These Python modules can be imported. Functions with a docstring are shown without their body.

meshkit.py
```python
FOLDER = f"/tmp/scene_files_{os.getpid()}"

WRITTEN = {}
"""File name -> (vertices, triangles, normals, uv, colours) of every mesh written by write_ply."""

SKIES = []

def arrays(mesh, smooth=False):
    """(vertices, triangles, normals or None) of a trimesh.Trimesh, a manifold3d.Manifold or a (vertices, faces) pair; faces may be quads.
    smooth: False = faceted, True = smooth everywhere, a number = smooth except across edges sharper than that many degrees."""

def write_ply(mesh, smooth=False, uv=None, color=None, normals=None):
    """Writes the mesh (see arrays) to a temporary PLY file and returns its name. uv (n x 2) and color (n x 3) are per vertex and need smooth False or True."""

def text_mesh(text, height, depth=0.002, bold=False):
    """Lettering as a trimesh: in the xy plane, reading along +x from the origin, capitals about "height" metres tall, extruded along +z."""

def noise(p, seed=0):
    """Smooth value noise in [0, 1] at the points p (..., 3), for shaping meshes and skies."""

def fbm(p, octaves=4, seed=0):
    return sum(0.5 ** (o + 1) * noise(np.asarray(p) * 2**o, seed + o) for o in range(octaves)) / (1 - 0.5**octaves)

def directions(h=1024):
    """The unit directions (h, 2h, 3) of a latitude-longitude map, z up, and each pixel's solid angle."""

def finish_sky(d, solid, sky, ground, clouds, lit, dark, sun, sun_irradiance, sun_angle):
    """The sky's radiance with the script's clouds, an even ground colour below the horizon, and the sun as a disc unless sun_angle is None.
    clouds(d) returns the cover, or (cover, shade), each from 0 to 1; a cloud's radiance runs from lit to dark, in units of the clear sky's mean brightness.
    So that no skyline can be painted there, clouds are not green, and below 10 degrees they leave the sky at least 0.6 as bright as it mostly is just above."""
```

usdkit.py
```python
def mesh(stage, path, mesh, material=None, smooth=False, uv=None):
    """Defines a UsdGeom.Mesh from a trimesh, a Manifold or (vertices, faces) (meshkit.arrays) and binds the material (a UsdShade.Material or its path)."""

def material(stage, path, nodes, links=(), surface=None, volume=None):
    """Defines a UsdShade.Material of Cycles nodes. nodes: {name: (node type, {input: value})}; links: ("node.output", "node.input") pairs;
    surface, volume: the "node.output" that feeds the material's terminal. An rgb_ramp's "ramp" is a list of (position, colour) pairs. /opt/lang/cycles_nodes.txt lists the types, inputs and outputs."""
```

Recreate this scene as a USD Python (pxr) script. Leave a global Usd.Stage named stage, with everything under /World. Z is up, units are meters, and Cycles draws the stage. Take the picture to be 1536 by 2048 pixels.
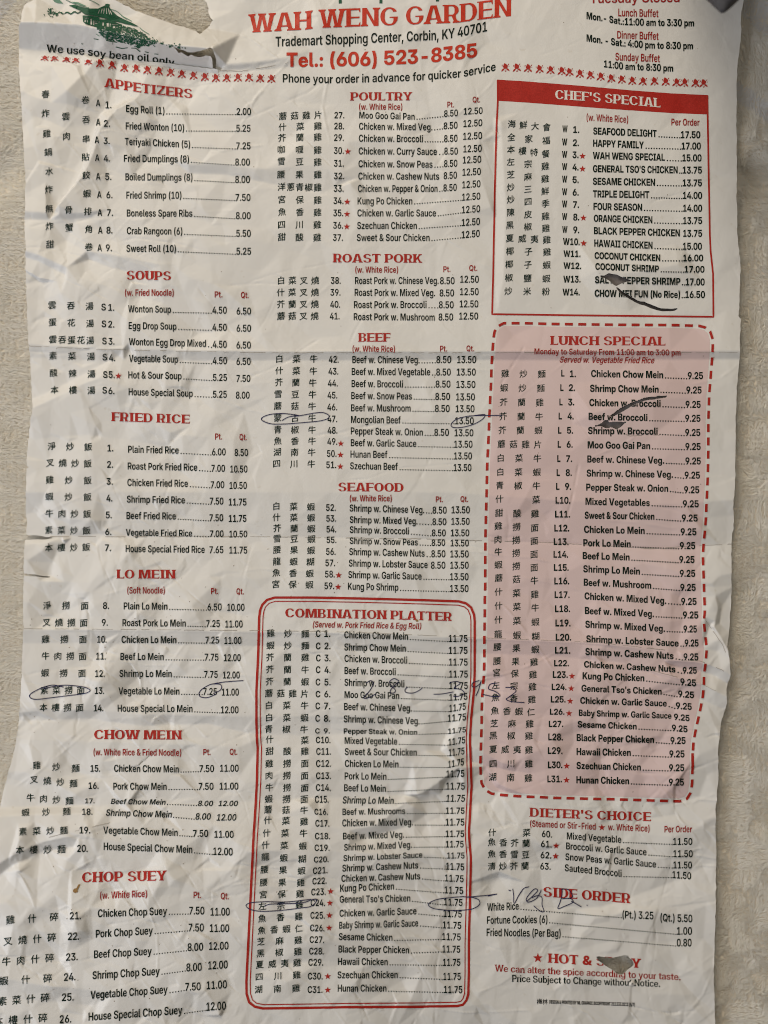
import glob, math, random
import numpy as np, trimesh, shapely, shapely.ops
from shapely import affinity
from shapely.geometry import Polygon, LineString, Point, box
from scipy import ndimage
from scipy.interpolate import LinearNDInterpolator
from PIL import Image, ImageDraw, ImageFont
from pxr import Usd, UsdGeom, UsdLux, UsdShade, Sdf, Gf, Vt
import usdkit, meshkit

stage = Usd.Stage.CreateInMemory()
UsdGeom.SetStageUpAxis(stage, 'Z'); UsdGeom.SetStageMetersPerUnit(stage, 1.0)
UsdGeom.Xform.Define(stage, '/World'); UsdGeom.Scope.Define(stage, '/World/Looks')
random.seed(7); rng = np.random.default_rng(7)
S = 0.0002                 # metres per unit of the sheet's drawing; the frame is 1536 x 2048 units, about 31 x 41 cm
CU, CV, D = 768.0, 1024.0, 2000.0   # the phone is held 40 cm above the middle of the sheet
K = 560 / 1536             # units of the measured rows

# ------------------------------------------------------------ camera
cam = UsdGeom.Camera.Define(stage, '/World/camera')
cam.CreateHorizontalApertureAttr(36.0)
cam.CreateFocalLengthAttr(36.0 * D / 1536)
cam.CreateFStopAttr(9.0); cam.CreateFocusDistanceAttr((D - 12) * S)
cam.CreateClippingRangeAttr((0.02, 50.0))
cam.AddTranslateOp().Set(Gf.Vec3d(0, 0, D * S))
cam.GetPrim().CreateAttribute('exposure', Sdf.ValueTypeNames.Float).Set(0.0)

# ------------------------------------------------------------ lamps of the room (all out of the picture)
KEY, WIN, CEIL = 9.2, 6.9, 0.95
def rect_light(name, pos, target, w, h, power, color):
    l = UsdLux.RectLight.Define(stage, '/World/' + name)
    l.CreateWidthAttr(w); l.CreateHeightAttr(h); l.CreateIntensityAttr(power); l.CreateColorAttr(Gf.Vec3f(*color))
    m = Gf.Matrix4d(); m.SetLookAt(Gf.Vec3d(*pos), Gf.Vec3d(*target), Gf.Vec3d(0, 0.01, 1) if abs(pos[0]-target[0])+abs(pos[1]-target[1]) > .01 else Gf.Vec3d(0, 1, 0))
    l.AddTransformOp().Set(m.GetInverse())
    return l
rect_light('lamp_key', (-0.42, 1.00, 0.80), (0.0, 0.02, 0), 0.6, 0.6, KEY, (1.0, 0.89, 0.73))
rect_light('lamp_window', (-0.95, -0.38, 0.55), (-0.05, -0.1, 0), 0.55, 0.55, WIN, (0.87, 0.91, 1.0))
rect_light('lamp_ceiling', (0.15, 0.1, 1.9), (0, 0, 0), 1.6, 1.6, CEIL, (1.0, 0.93, 0.82))
# ---------------------------------------------------------------- the printed rows, read off the sheet
# a block gives its own origin; x, y are in units of K photo pixels from there
def R(zh, zx0, zy0, zx1, zy1, num, nx0, ny0, nx1, ny1, star, name, x0, y0, x1, y1, *prices, cap=37, bold=False, it=0.0):
    ROWS.append(dict(o=O, zh=zh, z=(zx0, zy0, zx1, zy1), num=num, n=(nx0, ny0, nx1, ny1), star=star, name=name, b=(x0, y0, x1, y1), prices=prices, cap=cap, bold=bold, it=it))
def T(kind, text, pts, cap, style, ink, it=0.0):
    TEXTS.append(dict(o=O, kind=kind, text=text, pts=pts, cap=cap, style=style, ink=ink, it=it))
ROWS, TEXTS = [], []
O = (0, 0)
T('section_heading', 'APPETIZERS', [(573,478),(800,512),(1055,540)], 50, 'serif', 'red')
T('slogan', 'We use soy bean oil only.', [(257,286),(470,303),(610,322),(720,331),(830,342),(970,366)], 40, 'wide', 'dark')
R('春卷',250,517,470,550,'A 1.',527,585,612,595,0,'Egg Roll (1)',692,615,902,628,('2.00',1298,1377,632,632))
R('炸雲吞',250,622,473,657,'A 2.',527,690,604,697,0,'Fried Wonton (10)',690,710,1010,722,('5.25',1296,1374,724,724))
R('雞肉串',257,733,473,762,'A 3.',520,787,602,792,0,'Teriyaki Chicken (5)',685,795,1043,812,('7.25',1296,1374,820,820))
R('鍋貼',265,835,470,862,'A 4.',522,885,603,888,0,'Fried Dumplings (8)',680,888,1037,893,('8.00',1290,1371,909,909))
R('水餃',270,940,474,962,'A 5.',527,987,611,988,0,'Boiled Dumplings (8)',688,990,1056,993,('8.00',1290,1371,1005,1005))
R('炸蝦',268,1040,477,1062,'A 6.',533,1087,617,1088,0,'Fried Shrimp (10)',693,1090,995,1091,('7.50',1292,1374,1103,1103))
R('無骨排',271,1145,482,1160,'A 7.',536,1185,620,1185,0,'Boneless Spare Ribs',696,1188,1055,1190,('8.00',1294,1375,1203,1203))
R('炸蟹角',272,1240,487,1257,'A 8.',538,1282,617,1282,0,'Crab Rangoon (6)',696,1285,1000,1288,('5.50',1296,1376,1300,1300))
R('甜卷',275,1340,487,1355,'A 9.',535,1378,614,1378,0,'Sweet Roll (10)',694,1382,965,1384,('5.25',1297,1377,1398,1398))
O = (0, 500)
T('section_heading', 'SOUPS', [(696,163),(938,166)], 48, 'serif', 'red')
T('section_note', '(w. Fried Noodle)', [(686,252),(953,252)], 36, 'reg', 'red2')
T('price_head', 'Pt.', [(1178,261),(1220,261)], 34, 'reg', 'red2'); T('price_head', 'Qt.', [(1322,264),(1364,264)], 34, 'reg', 'red2')
R('雲吞湯',286,302,491,308,'S 1.',556,332,627,334,0,'Wonton Soup',703,342,938,345,('4.50',1165,1244,350,350),('6.50',1298,1377,355,355))
R('蛋花湯',288,396,494,403,'S 2.',558,424,627,426,0,'Egg Drop Soup',706,434,968,438,('4.50',1165,1244,444,444),('6.50',1298,1377,449,449))
R('雲吞蛋花湯',290,490,495,496,'S 3.',561,518,628,520,0,'Wonton Egg Drop Mixed',707,522,1130,532,('4.50',1167,1244,537,537),('6.50',1297,1376,541,541))
R('素菜湯',291,580,499,585,'S 4.',563,607,632,610,0,'Vegetable Soup',708,614,976,619,('4.50',1167,1245,627,627),('6.50',1297,1375,631,631))
R('酸辣湯',294,674,502,680,'S 5.',566,702,630,702,(650,691),'Hot & Sour Soup',704,704,996,710,('5.25',1168,1245,719,719),('7.50',1297,1373,724,724))
R('本樓湯',300,767,501,770,'S 6.',562,788,628,791,0,'House Special Soup',706,797,1057,806,('5.25',1168,1244,811,811),('8.00',1294,1369,816,816))
T('section_heading', 'FRIED RICE', [(610,938),(1040,952)], 48, 'serif', 'red')
T('price_head', 'Pt.', [(1180,1040),(1218,1040)], 34, 'reg', 'red2'); T('price_head', 'Qt.', [(1314,1043),(1354,1043)], 34, 'reg', 'red2')
R('淨炒飯',284,1076,484,1080,'1.',590,1105,622,1105,0,'Plain Fried Rice',703,1112,980,1118,('6.00',1163,1238,1127,1127),('8.50',1287,1361,1130,1130))
R('叉燒炒飯',275,1166,481,1172,'2.',588,1195,620,1195,0,'Roast Pork Fried Rice',701,1204,1082,1212,('7.00',1160,1234,1217,1217),('10.50',1263,1357,1221,1221))
R('雞炒飯',273,1260,481,1264,'3.',585,1288,619,1288,0,'Chicken Fried Rice',699,1294,1031,1300,('7.00',1156,1230,1307,1307),('10.50',1259,1354,1311,1311))
R('蝦炒飯',271,1352,480,1355,'4.',584,1380,616,1380,0,'Shrimp Fried Rice',696,1386,1014,1391,('7.50',1151,1225,1397,1397),('11.75',1255,1351,1402,1402))
R('牛肉炒飯',271,1445,478,1448,'5.',581,1472,613,1472,0,'Beef Fried Rice',694,1476,965,1479,('7.50',1149,1224,1488,1488),('11.75',1255,1351,1492,1492))
O = (0, 1000)
R('素菜炒飯',268,165,475,168,'6.',578,192,611,192,0,'Vegetable Fried Rice',691,196,1054,201,('7.00',1151,1226,203,203),('10.50',1258,1356,205,205),cap=35)
R('本樓炒飯',269,262,473,258,'7.',576,280,609,280,0,'House Special Fried Rice',690,285,1123,291,('7.65',1149,1225,292,292),('11.75',1258,1356,294,294))
T('section_heading', 'LO MEIN', [(638,430),(965,431)], 48, 'serif', 'red')
T('section_note', '(Soft Noodle)', [(698,513),(904,513)], 36, 'reg', 'red2')
T('price_head', 'Pt.', [(1158,516),(1197,516)], 34, 'reg', 'red2'); T('price_head', 'Qt.', [(1297,518),(1337,518)], 34, 'reg', 'red2')
R('淨撈面',259,578,464,580,'8.',565,598,598,598,0,'Plain Lo Mein',679,600,918,602,('6.50',1139,1216,606,606),('10.00',1247,1341,608,608))
R('叉燒撈面',256,670,459,673,'9.',559,690,591,690,0,'Roast Pork Lo Mein',672,692,1019,695,('7.25',1132,1206,697,697),('11.00',1236,1331,699,699))
R('雞撈面',250,763,455,764,'10.',534,783,585,783,0,'Chicken Lo Mein',667,784,967,786,('7.25',1127,1201,788,788),('11.00',1231,1324,790,790))
R('牛肉撈面',250,855,453,857,'11.',528,875,581,875,0,'Beef Lo Mein',661,877,898,879,('7.75',1123,1198,881,881),('12.00',1228,1320,884,884))
R('蝦撈面',247,948,450,950,'12.',523,970,575,970,0,'Shrimp Lo Mein',656,970,942,972,('7.75',1120,1194,976,976),('12.00',1223,1315,979,979))
R('素菜撈面',243,1043,443,1043,'13.',521,1064,571,1064,0,'Vegetable Lo Mein',651,1065,984,1068,('7.25',1115,1190,1070,1070),('11.00',1217,1310,1073,1073))
R('本樓撈面',239,1137,436,1139,'14.',515,1159,567,1159,0,'House Special Lo Mein',646,1161,1056,1164,('12.00',1212,1308,1170,1170))
T('section_heading', 'CHOW MEIN', [(517,1310),(1000,1313)], 50, 'serif', 'red')
T('section_note', '(w. White Rice & Fried Noodle)', [(513,1400),(994,1403)], 36, 'reg', 'red2')
T('price_head', 'Pt.', [(1115,1399),(1155,1399)], 34, 'reg', 'red2'); T('price_head', 'Qt.', [(1260,1398),(1301,1398)], 34, 'reg', 'red2')
O = (0, 1488)
R('雞炒麵',202,116,415,132,'15.',497,152,549,152,0,'Chicken Chow Mein',626,152,981,156,('7.50',1094,1174,154,154),('11.00',1207,1309,152,152))
R('叉燒炒麵',187,194,404,215,'16.',487,246,541,246,0,'Pork Chow Mein',622,250,914,252,('7.50',1090,1171,251,251),('11.00',1205,1307,250,250))
R('牛肉炒麵',167,294,381,311,'17.',467,325,519,325,0,'Beef Chow Mein',608,328,906,332,('8.00',1084,1166,339,339),('12.00',1198,1302,339,339),cap=27,it=.2)
R('蝦炒麵',141,374,367,368,'18.',452,387,508,387,0,'Shrimp Chow Mein',581,392,940,403,('8.00',1071,1154,414,414),('12.00',1188,1294,419,419),cap=34,it=.15)
R('素菜炒麵',127,478,351,472,'19.',437,490,495,490,0,'Vegetable Chow Mein',568,490,975,504,('7.50',1059,1142,509,509),('11.00',1176,1282,514,514))
R('本樓炒麵',110,580,338,576,'20.',424,592,481,592,0,'House Special Chow Mein',569,581,1055,598,('12.00',1170,1276,608,611),cap=39)
T('section_heading', 'CHOP SUEY', [(451,757),(915,747)], 54, 'serif', 'red')
T('section_note', '(w. White Rice)', [(550,848),(807,838)], 38, 'reg', 'red2')
T('price_head', 'Pt.', [(1062,845),(1102,845)], 36, 'reg', 'red2'); T('price_head', 'Qt.', [(1211,851),(1255,851)], 36, 'reg', 'red2')
R('雞什碎',57,963,296,948,'21.',384,962,445,960,0,'Chicken Chop Suey',537,950,916,936,('7.50',1038,1121,935,935),('11.00',1155,1260,941,941),cap=41)
R('叉燒什碎',44,1080,284,1060,'22.',373,1075,435,1073,0,'Pork Chop Suey',526,1062,838,1043,('7.50',1035,1118,1027,1027),('11.00',1151,1257,1031,1031),cap=41)
R('牛肉什碎',35,1192,272,1172,'23.',363,1189,426,1186,0,'Beef Chop Suey',516,1175,832,1156,('8.00',1029,1114,1136,1133),('12.00',1147,1253,1129,1127),cap=41)
R('蝦什碎',20,1298,262,1283,'24.',352,1298,414,1296,0,'Shrimp Chop Suey',508,1290,876,1266,('8.00',1022,1107,1247,1243),('12.00',1142,1249,1236,1230),cap=42)
R('素菜什碎',13,1410,247,1390,'25.',340,1410,404,1407,0,'Vegetable Chop Suey',497,1398,919,1367,('7.50',1016,1101,1354,1350),('11.00',1134,1245,1344,1338),cap=42)
R('本樓什碎',-10,1520,235,1501,'26.',328,1530,391,1528,0,'House Special Chop Suey',486,1518,1000,1480,('12.00',1132,1240,1463,1455),cap=43)
O = (500, 0)
T('restaurant_name', 'WAH WENG GARDEN', [(-10,180),(310,163),(358,155),(560,147),(790,140),(840,138),(1140,125),(1250,110),(1440,88)], 100, 'title', 'red3')
T('address_line', 'Trademart Shopping Center, Corbin, KY 40701', [(140,256),(640,238),(840,228),(1040,220),(1140,205),(1300,172)], 54, 'reg', 'dark')
T('telephone_line', 'Tel.: (606) 523-8385', [(200,368),(410,367),(450,365),(700,362),(740,358),(985,345),(1245,315)], 78, 'bold', 'red3')
T('slogan', 'Phone your order in advance for quicker service', [(180,452),(460,458),(660,452),(890,445),(960,440),(1160,425),(1347,388)], 46, 'reg', 'dark')
T('section_heading', 'POULTRY', [(548,552),(890,551)], 45, 'serif', 'red')
T('section_note', '(w. White Rice)', [(598,603),(835,603)], 34, 'reg', 'red2')
T('price_head', 'Pt.', [(1082,590),(1118,590)], 32, 'reg', 'red2'); T('price_head', 'Qt.', [(1221,563),(1262,563)], 32, 'reg', 'red2')
R('蘑菇雞片',180,637,373,631,'27.',463,650,517,650,0,'Moo Goo Gai Pan',599,650,903,658,('8.50',1064,1140,643,637),('12.50',1172,1276,630,625),cap=35)
R('什菜雞',178,697,372,691,'28.',462,710,515,710,0,'Chicken w. Mixed Veg.',598,712,1000,716,('8.50',1062,1138,710,706),('12.50',1170,1274,698,692),cap=36)
R('芥蘭雞',175,756,371,752,'29.',461,774,514,774,0,'Chicken w. Broccoli',597,778,948,781,('8.50',1064,1138,781,778),('12.50',1169,1273,768,763))
R('咖喱雞',171,820,371,823,'30.',460,845,514,845,(536,832),'Chicken w. Curry Sauce',596,848,1025,851,('8.50',1065,1140,849,849),('12.50',1170,1271,837,833))
R('雪豆雞',172,885,371,889,'31.',460,915,514,915,0,'Chicken w. Snow Peas',595,918,1001,921,('8.50',1064,1137,918,915),('12.50',1167,1268,898,893))
R('腰果雞',170,957,371,958,'32.',460,985,515,985,0,'Chicken w. Cashew Nuts',594,986,1037,987,('8.50',1062,1135,984,980),('12.50',1165,1266,965,960))
R('洋蔥青椒雞',173,1025,371,1028,'33.',459,1053,513,1053,0,'Chicken w. Pepper & Onion',592,1054,1028,1054,('8.50',1060,1134,1051,1047),('12.50',1164,1264,1034,1027))
R('宮保雞',174,1094,371,1098,'34.',458,1120,512,1120,(533,1108),'Kung Po Chicken',590,1122,890,1122,('12.50',1163,1263,1102,1095))
R('魚香雞',176,1162,370,1165,'35.',457,1187,511,1187,(532,1175),'Chicken w. Garlic Sauce',589,1188,1020,1188,('12.50',1162,1262,1171,1164))
R('四川雞',173,1232,369,1233,'36.',456,1255,510,1255,(531,1244),'Szechuan Chicken',588,1257,915,1257,('12.50',1161,1261,1241,1234))
R('甜酸雞',174,1300,368,1303,'37.',455,1322,509,1322,0,'Sweet & Sour Chicken',586,1323,985,1323,('12.50',1161,1260,1308,1300))
O = (500, 480)
T('section_heading', 'ROAST PORK', [(453,123),(945,125)], 47, 'serif', 'red')
T('section_note', '(w. White Rice)', [(577,180),(812,180)], 34, 'reg', 'red2')
T('price_head', 'Pt.', [(1060,176),(1099,176)], 32, 'reg', 'red2'); T('price_head', 'Qt.', [(1202,170),(1246,170)], 32, 'reg', 'red2')
R('白菜叉燒',170,222,357,222,'38.',443,241,497,241,0,'Roast Pork w. Chinese Veg.',576,242,1034,242,('8.50',1042,1122,243,243),('12.50',1153,1255,235,235))
R('什菜叉燒',168,287,356,287,'39.',441,306,496,306,0,'Roast Pork w. Mixed Veg.',574,307,1015,309,('8.50',1040,1119,310,310),('12.50',1152,1254,303,303))
R('芥蘭叉燒',169,352,355,352,'40.',440,372,494,372,0,'Roast Pork w. Broccoli',570,374,968,374,('8.50',1036,1117,375,375),('12.50',1150,1252,370,370))
R('蘑菇叉燒',170,417,354,417,'41.',438,436,491,436,0,'Roast Pork w. Mushroom',569,440,1013,443,('8.50',1034,1114,442,442),('12.50',1147,1251,437,437))
T('section_heading', 'BEEF', [(592,558),(770,558)], 47, 'serif', 'red')
T('section_note', '(w. White Rice)', [(562,614),(795,614)], 34, 'reg', 'red2')
T('price_head', 'Pt.', [(1042,612),(1080,612)], 32, 'reg', 'red2'); T('price_head', 'Qt.', [(1187,611),(1229,611)], 32, 'reg', 'red2')
R('白菜牛',160,652,349,653,'42.',432,674,486,674,0,'Beef w. Chinese Veg.',561,676,930,677,('8.50',1022,1103,676,676),('13.50',1136,1240,676,676))
R('什菜牛',160,716,347,719,'43.',430,739,484,739,0,'Beef w. Mixed Vegetable',558,741,988,743,('8.50',1021,1101,744,744),('13.50',1134,1238,744,744))
R('芥蘭牛',158,780,344,783,'44.',427,804,481,804,0,'Beef w. Broccoli',557,807,839,810,('8.50',1018,1099,810,810),('13.50',1132,1236,812,812))
R('雪豆牛',154,845,342,848,'45.',425,870,478,870,0,'Beef w. Snow Peas',555,873,888,876,('8.50',1016,1097,878,878),('13.50',1130,1233,880,880))
R('蘑菇牛',152,910,340,912,'46.',424,935,478,935,0,'Beef w. Mushroom',554,940,881,942,('8.50',1014,1095,944,944),('13.50',1128,1231,945,945))
R('蒙古牛',152,975,340,977,'47.',425,1000,478,1000,0,'Mongolian Beef',554,1004,826,1007,('13.50',1125,1227,1011,1011))
R('青椒牛',152,1040,340,1042,'48.',425,1063,479,1063,0,'Pepper Steak w. Onion',553,1066,948,1074,('8.50',1011,1091,1075,1075),('13.50',1122,1225,1077,1077))
R('魚香牛',152,1102,340,1103,'49.',424,1124,478,1124,(498,1117),'Beef w. Garlic Sauce',553,1131,912,1136,('13.50',1120,1220,1140,1140))
R('湖南牛',150,1163,338,1165,'50.',422,1190,474,1190,(496,1179),'Hunan Beef',551,1194,753,1196,('13.50',1119,1217,1204,1204))
R('四川牛',146,1226,336,1229,'51.',418,1252,472,1252,(495,1243),'Szechuan Beef',549,1258,810,1262,('13.50',1117,1214,1268,1268))
T('section_heading', 'SEAFOOD', [(485,1378),(842,1381)], 47, 'serif', 'red')
T('section_note', '(w. White Rice)', [(547,1434),(777,1434)], 34, 'reg', 'red2')
T('price_head', 'Pt.', [(1019,1438),(1057,1438)], 32, 'reg', 'red2'); T('price_head', 'Qt.', [(1154,1437),(1195,1437)], 32, 'reg', 'red2')
O = (480, 980)
R('白菜蝦',199,88,388,92,'52.',472,115,525,115,0,'Shrimp w. Chinese Veg.',601,118,1010,128,('8.50',1056,1133,130,130),('13.50',1160,1260,128,128))
R('什菜蝦',200,149,389,152,'53.',473,174,526,174,0,'Shrimp w. Mixed Veg.',602,181,973,189,('8.50',1055,1131,193,193),('13.50',1159,1259,191,191),cap=36)
R('芥蘭蝦',203,209,390,212,'54.',474,233,527,233,0,'Shrimp w. Broccoli',602,236,926,244,('8.50',1052,1128,254,254),('13.50',1156,1257,254,254),cap=36)
R('雪豆蝦',203,266,391,269,'55.',475,291,528,291,0,'Shrimp w. Snow Peas',602,296,975,304,('8.50',1051,1125,307,307),('13.50',1155,1255,309,309),cap=35)
R('腰果蝦',203,327,389,331,'56.',472,356,524,356,0,'Shrimp w. Cashew Nuts',599,357,1012,366,('8.50',1049,1126,369,369),('13.50',1153,1254,370,370))
R('龍蝦糊',201,391,386,394,'57.',468,418,521,418,0,'Shrimp w. Lobster Sauce',597,420,1029,429,('8.50',1047,1126,432,432),('13.50',1153,1254,432,432))
R('魚香蝦',199,453,382,458,'58.',466,480,519,480,(541,468),'Shrimp w. Garlic Sauce',594,483,996,492,('13.50',1152,1253,495,495))
R('宮保蝦',196,516,380,520,'59.',463,544,516,544,(538,532),'Kung Po Shrimp',592,547,868,553,('13.50',1152,1253,560,560))
T('section_heading', 'COMBINATION PLATTER', [(248,697),(800,708),(1162,718)], 48, 'serif', 'red')
T('section_note', '(Served w. Pork Fried Rice & Egg Roll)', [(398,753),(992,763)], 33, 'reg', 'red2', .12)
R('雞炒麵',168,785,357,789,'C 1.',416,806,495,806,0,'Chicken Chow Mein',572,813,921,822,('11.75',1145,1247,834,834))
R('蝦炒麵',166,852,357,854,'C 2.',416,874,496,874,0,'Shrimp Chow Mein',572,880,909,888,('11.75',1145,1247,899,899))
R('芥蘭雞',164,917,357,918,'C 3.',417,940,496,940,0,'Chicken w. Broccoli',573,943,917,953,('11.75',1146,1248,963,963))
R('芥蘭牛',163,983,357,986,'C 4.',416,1004,496,1004,0,'Beef w. Broccoli',573,1009,854,1016,('11.75',1147,1249,1029,1029))
R('芥蘭蝦',161,1049,356,1052,'C 5.',415,1072,496,1072,0,'Shrimp w. Broccoli',573,1074,901,1083,('11.75',1147,1249,1092,1092))
R('蘑菇雞片',158,1114,354,1117,'C 6.',415,1137,495,1137,0,'Moo Goo Gai Pan',573,1140,873,1146,('11.75',1148,1247,1156,1150),cap=35)
R('白菜牛',158,1180,354,1182,'C 7.',414,1203,494,1203,0,'Beef w. Chinese Veg.',571,1207,942,1215,('11.75',1148,1238,1218,1205))
R('白菜蝦',159,1247,353,1249,'C 8.',413,1271,493,1271,0,'Shrimp w. Chinese Veg.',569,1274,985,1286,('11.75',1140,1239,1272,1263))
R('青椒牛',157,1310,351,1313,'C 9.',412,1335,492,1335,0,'Pepper Steak w. Onion',569,1336,972,1343,('11.75',1141,1239,1338,1328),cap=28)
R('什菜',162,1367,355,1372,'C10.',416,1388,496,1388,0,'Mixed Vegetable',574,1392,862,1397,('11.75',1143,1235,1402,1388),cap=35)
R('甜酸雞',162,1432,355,1432,'C11.',418,1452,498,1452,0,'Sweet & Sour Chicken',575,1454,970,1458,('11.75',1145,1230,1460,1450))
R('雞撈面',160,1500,355,1499,'C12.',417,1518,498,1518,0,'Chicken Lo Mein',575,1519,869,1523,('11.75',1142,1228,1525,1508))
O = (480, 1488)
R('肉撈面',159,172,354,173,'C13.',417,192,498,192,0,'Pork Lo Mein',574,194,803,197,('11.75',1132,1230,184,180))
R('牛撈面',160,238,354,240,'C14.',416,257,497,257,0,'Beef Lo Mein',571,259,800,263,('11.75',1131,1232,250,250))
R('蝦撈面',157,300,352,301,'C15.',411,321,486,321,0,'Shrimp Lo Mein',562,325,842,328,('11.75',1130,1232,317,317),it=.1)
R('蘑菇牛',154,358,351,363,'C16.',408,387,482,387,0,'Beef w. Mushrooms',562,388,906,384,('11.75',1129,1231,382,382),cap=33)
R('什菜雞',152,416,351,424,'C17.',413,453,490,453,0,'Chicken w. Mixed Veg.',561,451,948,446,('11.75',1128,1230,447,447))
R('什菜牛',146,486,348,489,'C18.',411,522,493,522,0,'Beef w. Mixed Veg.',565,523,900,513,('11.75',1128,1229,510,510),cap=35)
R('什菜蝦',140,553,344,559,'C19.',409,586,491,586,0,'Shrimp w. Mixed Veg.',571,585,943,568,('11.75',1129,1226,567,567),cap=35)
R('龍蝦糊',138,618,341,630,'C20.',405,650,486,647,0,'Shrimp w. Lobster Sauce',567,643,1000,623,('11.75',1136,1231,628,628),cap=32)
R('腰果蝦',134,687,337,695,'C21.',400,713,480,708,0,'Shrimp w. Cashew Nuts',561,700,977,682,('11.75',1130,1229,688,693),cap=36)
R('腰果雞',130,757,333,759,'C22.',397,771,475,766,0,'Chicken w. Cashew Nuts',556,756,988,742,('11.75',1124,1226,753,758),cap=36)
R('宮保雞',127,825,329,820,'C23.',391,830,470,826,(497,807),'Kung Po Chicken',549,810,845,798,('11.75',1122,1223,818,823))
R('左宗雞',123,889,326,882,'C24.',388,888,466,888,(493,871),"General Tso's Chicken",547,870,934,864,('11.75',1119,1220,884,889))
R('魚香雞',121,955,322,944,'C25.',386,957,465,957,(491,939),'Chicken w. Garlic Sauce',546,947,968,934,('11.75',1116,1216,947,952))
R('魚香蝦仁',119,1021,322,1010,'C26.',384,1027,463,1027,(489,1007),'Baby Shrimp w. Garlic Sauce',544,1013,977,1000,('11.75',1112,1213,1010,1015))
R('芝麻雞',114,1083,319,1075,'C27.',382,1091,461,1091,0,'Sesame Chicken',542,1075,836,1079,('11.75',1109,1210,1074,1078))
R('黑椒雞',112,1147,317,1137,'C28.',379,1154,459,1154,0,'Black Pepper Chicken',540,1143,927,1148,('11.75',1110,1207,1142,1145))
R('夏威夷雞',108,1209,313,1198,'C29.',375,1215,456,1215,0,'Hawaii Chicken',537,1211,810,1213,('11.75',1113,1208,1216,1216))
R('四川雞',105,1275,311,1265,'C30.',372,1291,453,1291,(481,1274),'Szechuan Chicken',535,1285,865,1283,('11.75',1115,1211,1293,1293))
R('湖南雞',102,1345,307,1338,'C31.',371,1365,452,1365,(481,1349),'Hunan Chicken',536,1358,803,1357,('11.75',1118,1219,1365,1365))
O = (976, 0)
T('opening_hours', 'Tuesday Closed', [(560,18),(1050,12)], 52, 'wide', 'red2')
T('opening_hours', 'Lunch Buffet', [(714,90),(934,95)], 42, 'reg', 'red2')
T('opening_hours', 'Mon.- Sat.:11:00 am to 3:30 pm', [(540,105),(640,120),(735,138),(845,142),(1130,146)], 39, 'bold', 'dark')
T('opening_hours', 'Dinner Buffet', [(708,212),(935,220)], 42, 'reg', 'red2')
T('opening_hours', 'Mon. - Sat.: 4:00 pm to 8:30 pm', [(540,228),(640,242),(740,257),(910,268),(1124,271)], 39, 'bold', 'dark')
T('opening_hours', 'Sunday Buffet', [(698,332),(942,342)], 42, 'reg', 'red2')
T('opening_hours', '11:00 am to 8:30 pm', [(636,370),(745,383),(1015,394)], 39, 'bold', 'dark')
T('section_heading', "CHEF'S SPECIAL", [(368,543),(560,556),(945,590)], 50, 'serif', 'white')
T('section_note', '(w. White Rice)', [(540,662),(768,675)], 38, 'reg', 'red2'); T('price_head', 'Per Order', [(1005,688),(1159,691)], 37, 'reg', 'red2')
def B(*a, **k): R(*a, bold=True, **k)
B('海鮮大會',130,680,321,698,'W 1.',408,726,500,730,0,'SEAFOOD DELIGHT',577,738,925,753,('17.50',1058,1164,759,759))
B('全家福',127,753,319,771,'W 2.',406,798,498,802,0,'HAPPY FAMILY',576,805,854,816,('17.00',1062,1167,821,821))
B('本樓特餐',125,820,316,844,'W 3.',406,866,496,868,(518,857),'WAH WENG SPECIAL',575,873,970,883,('15.00',1066,1171,886,886))
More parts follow.
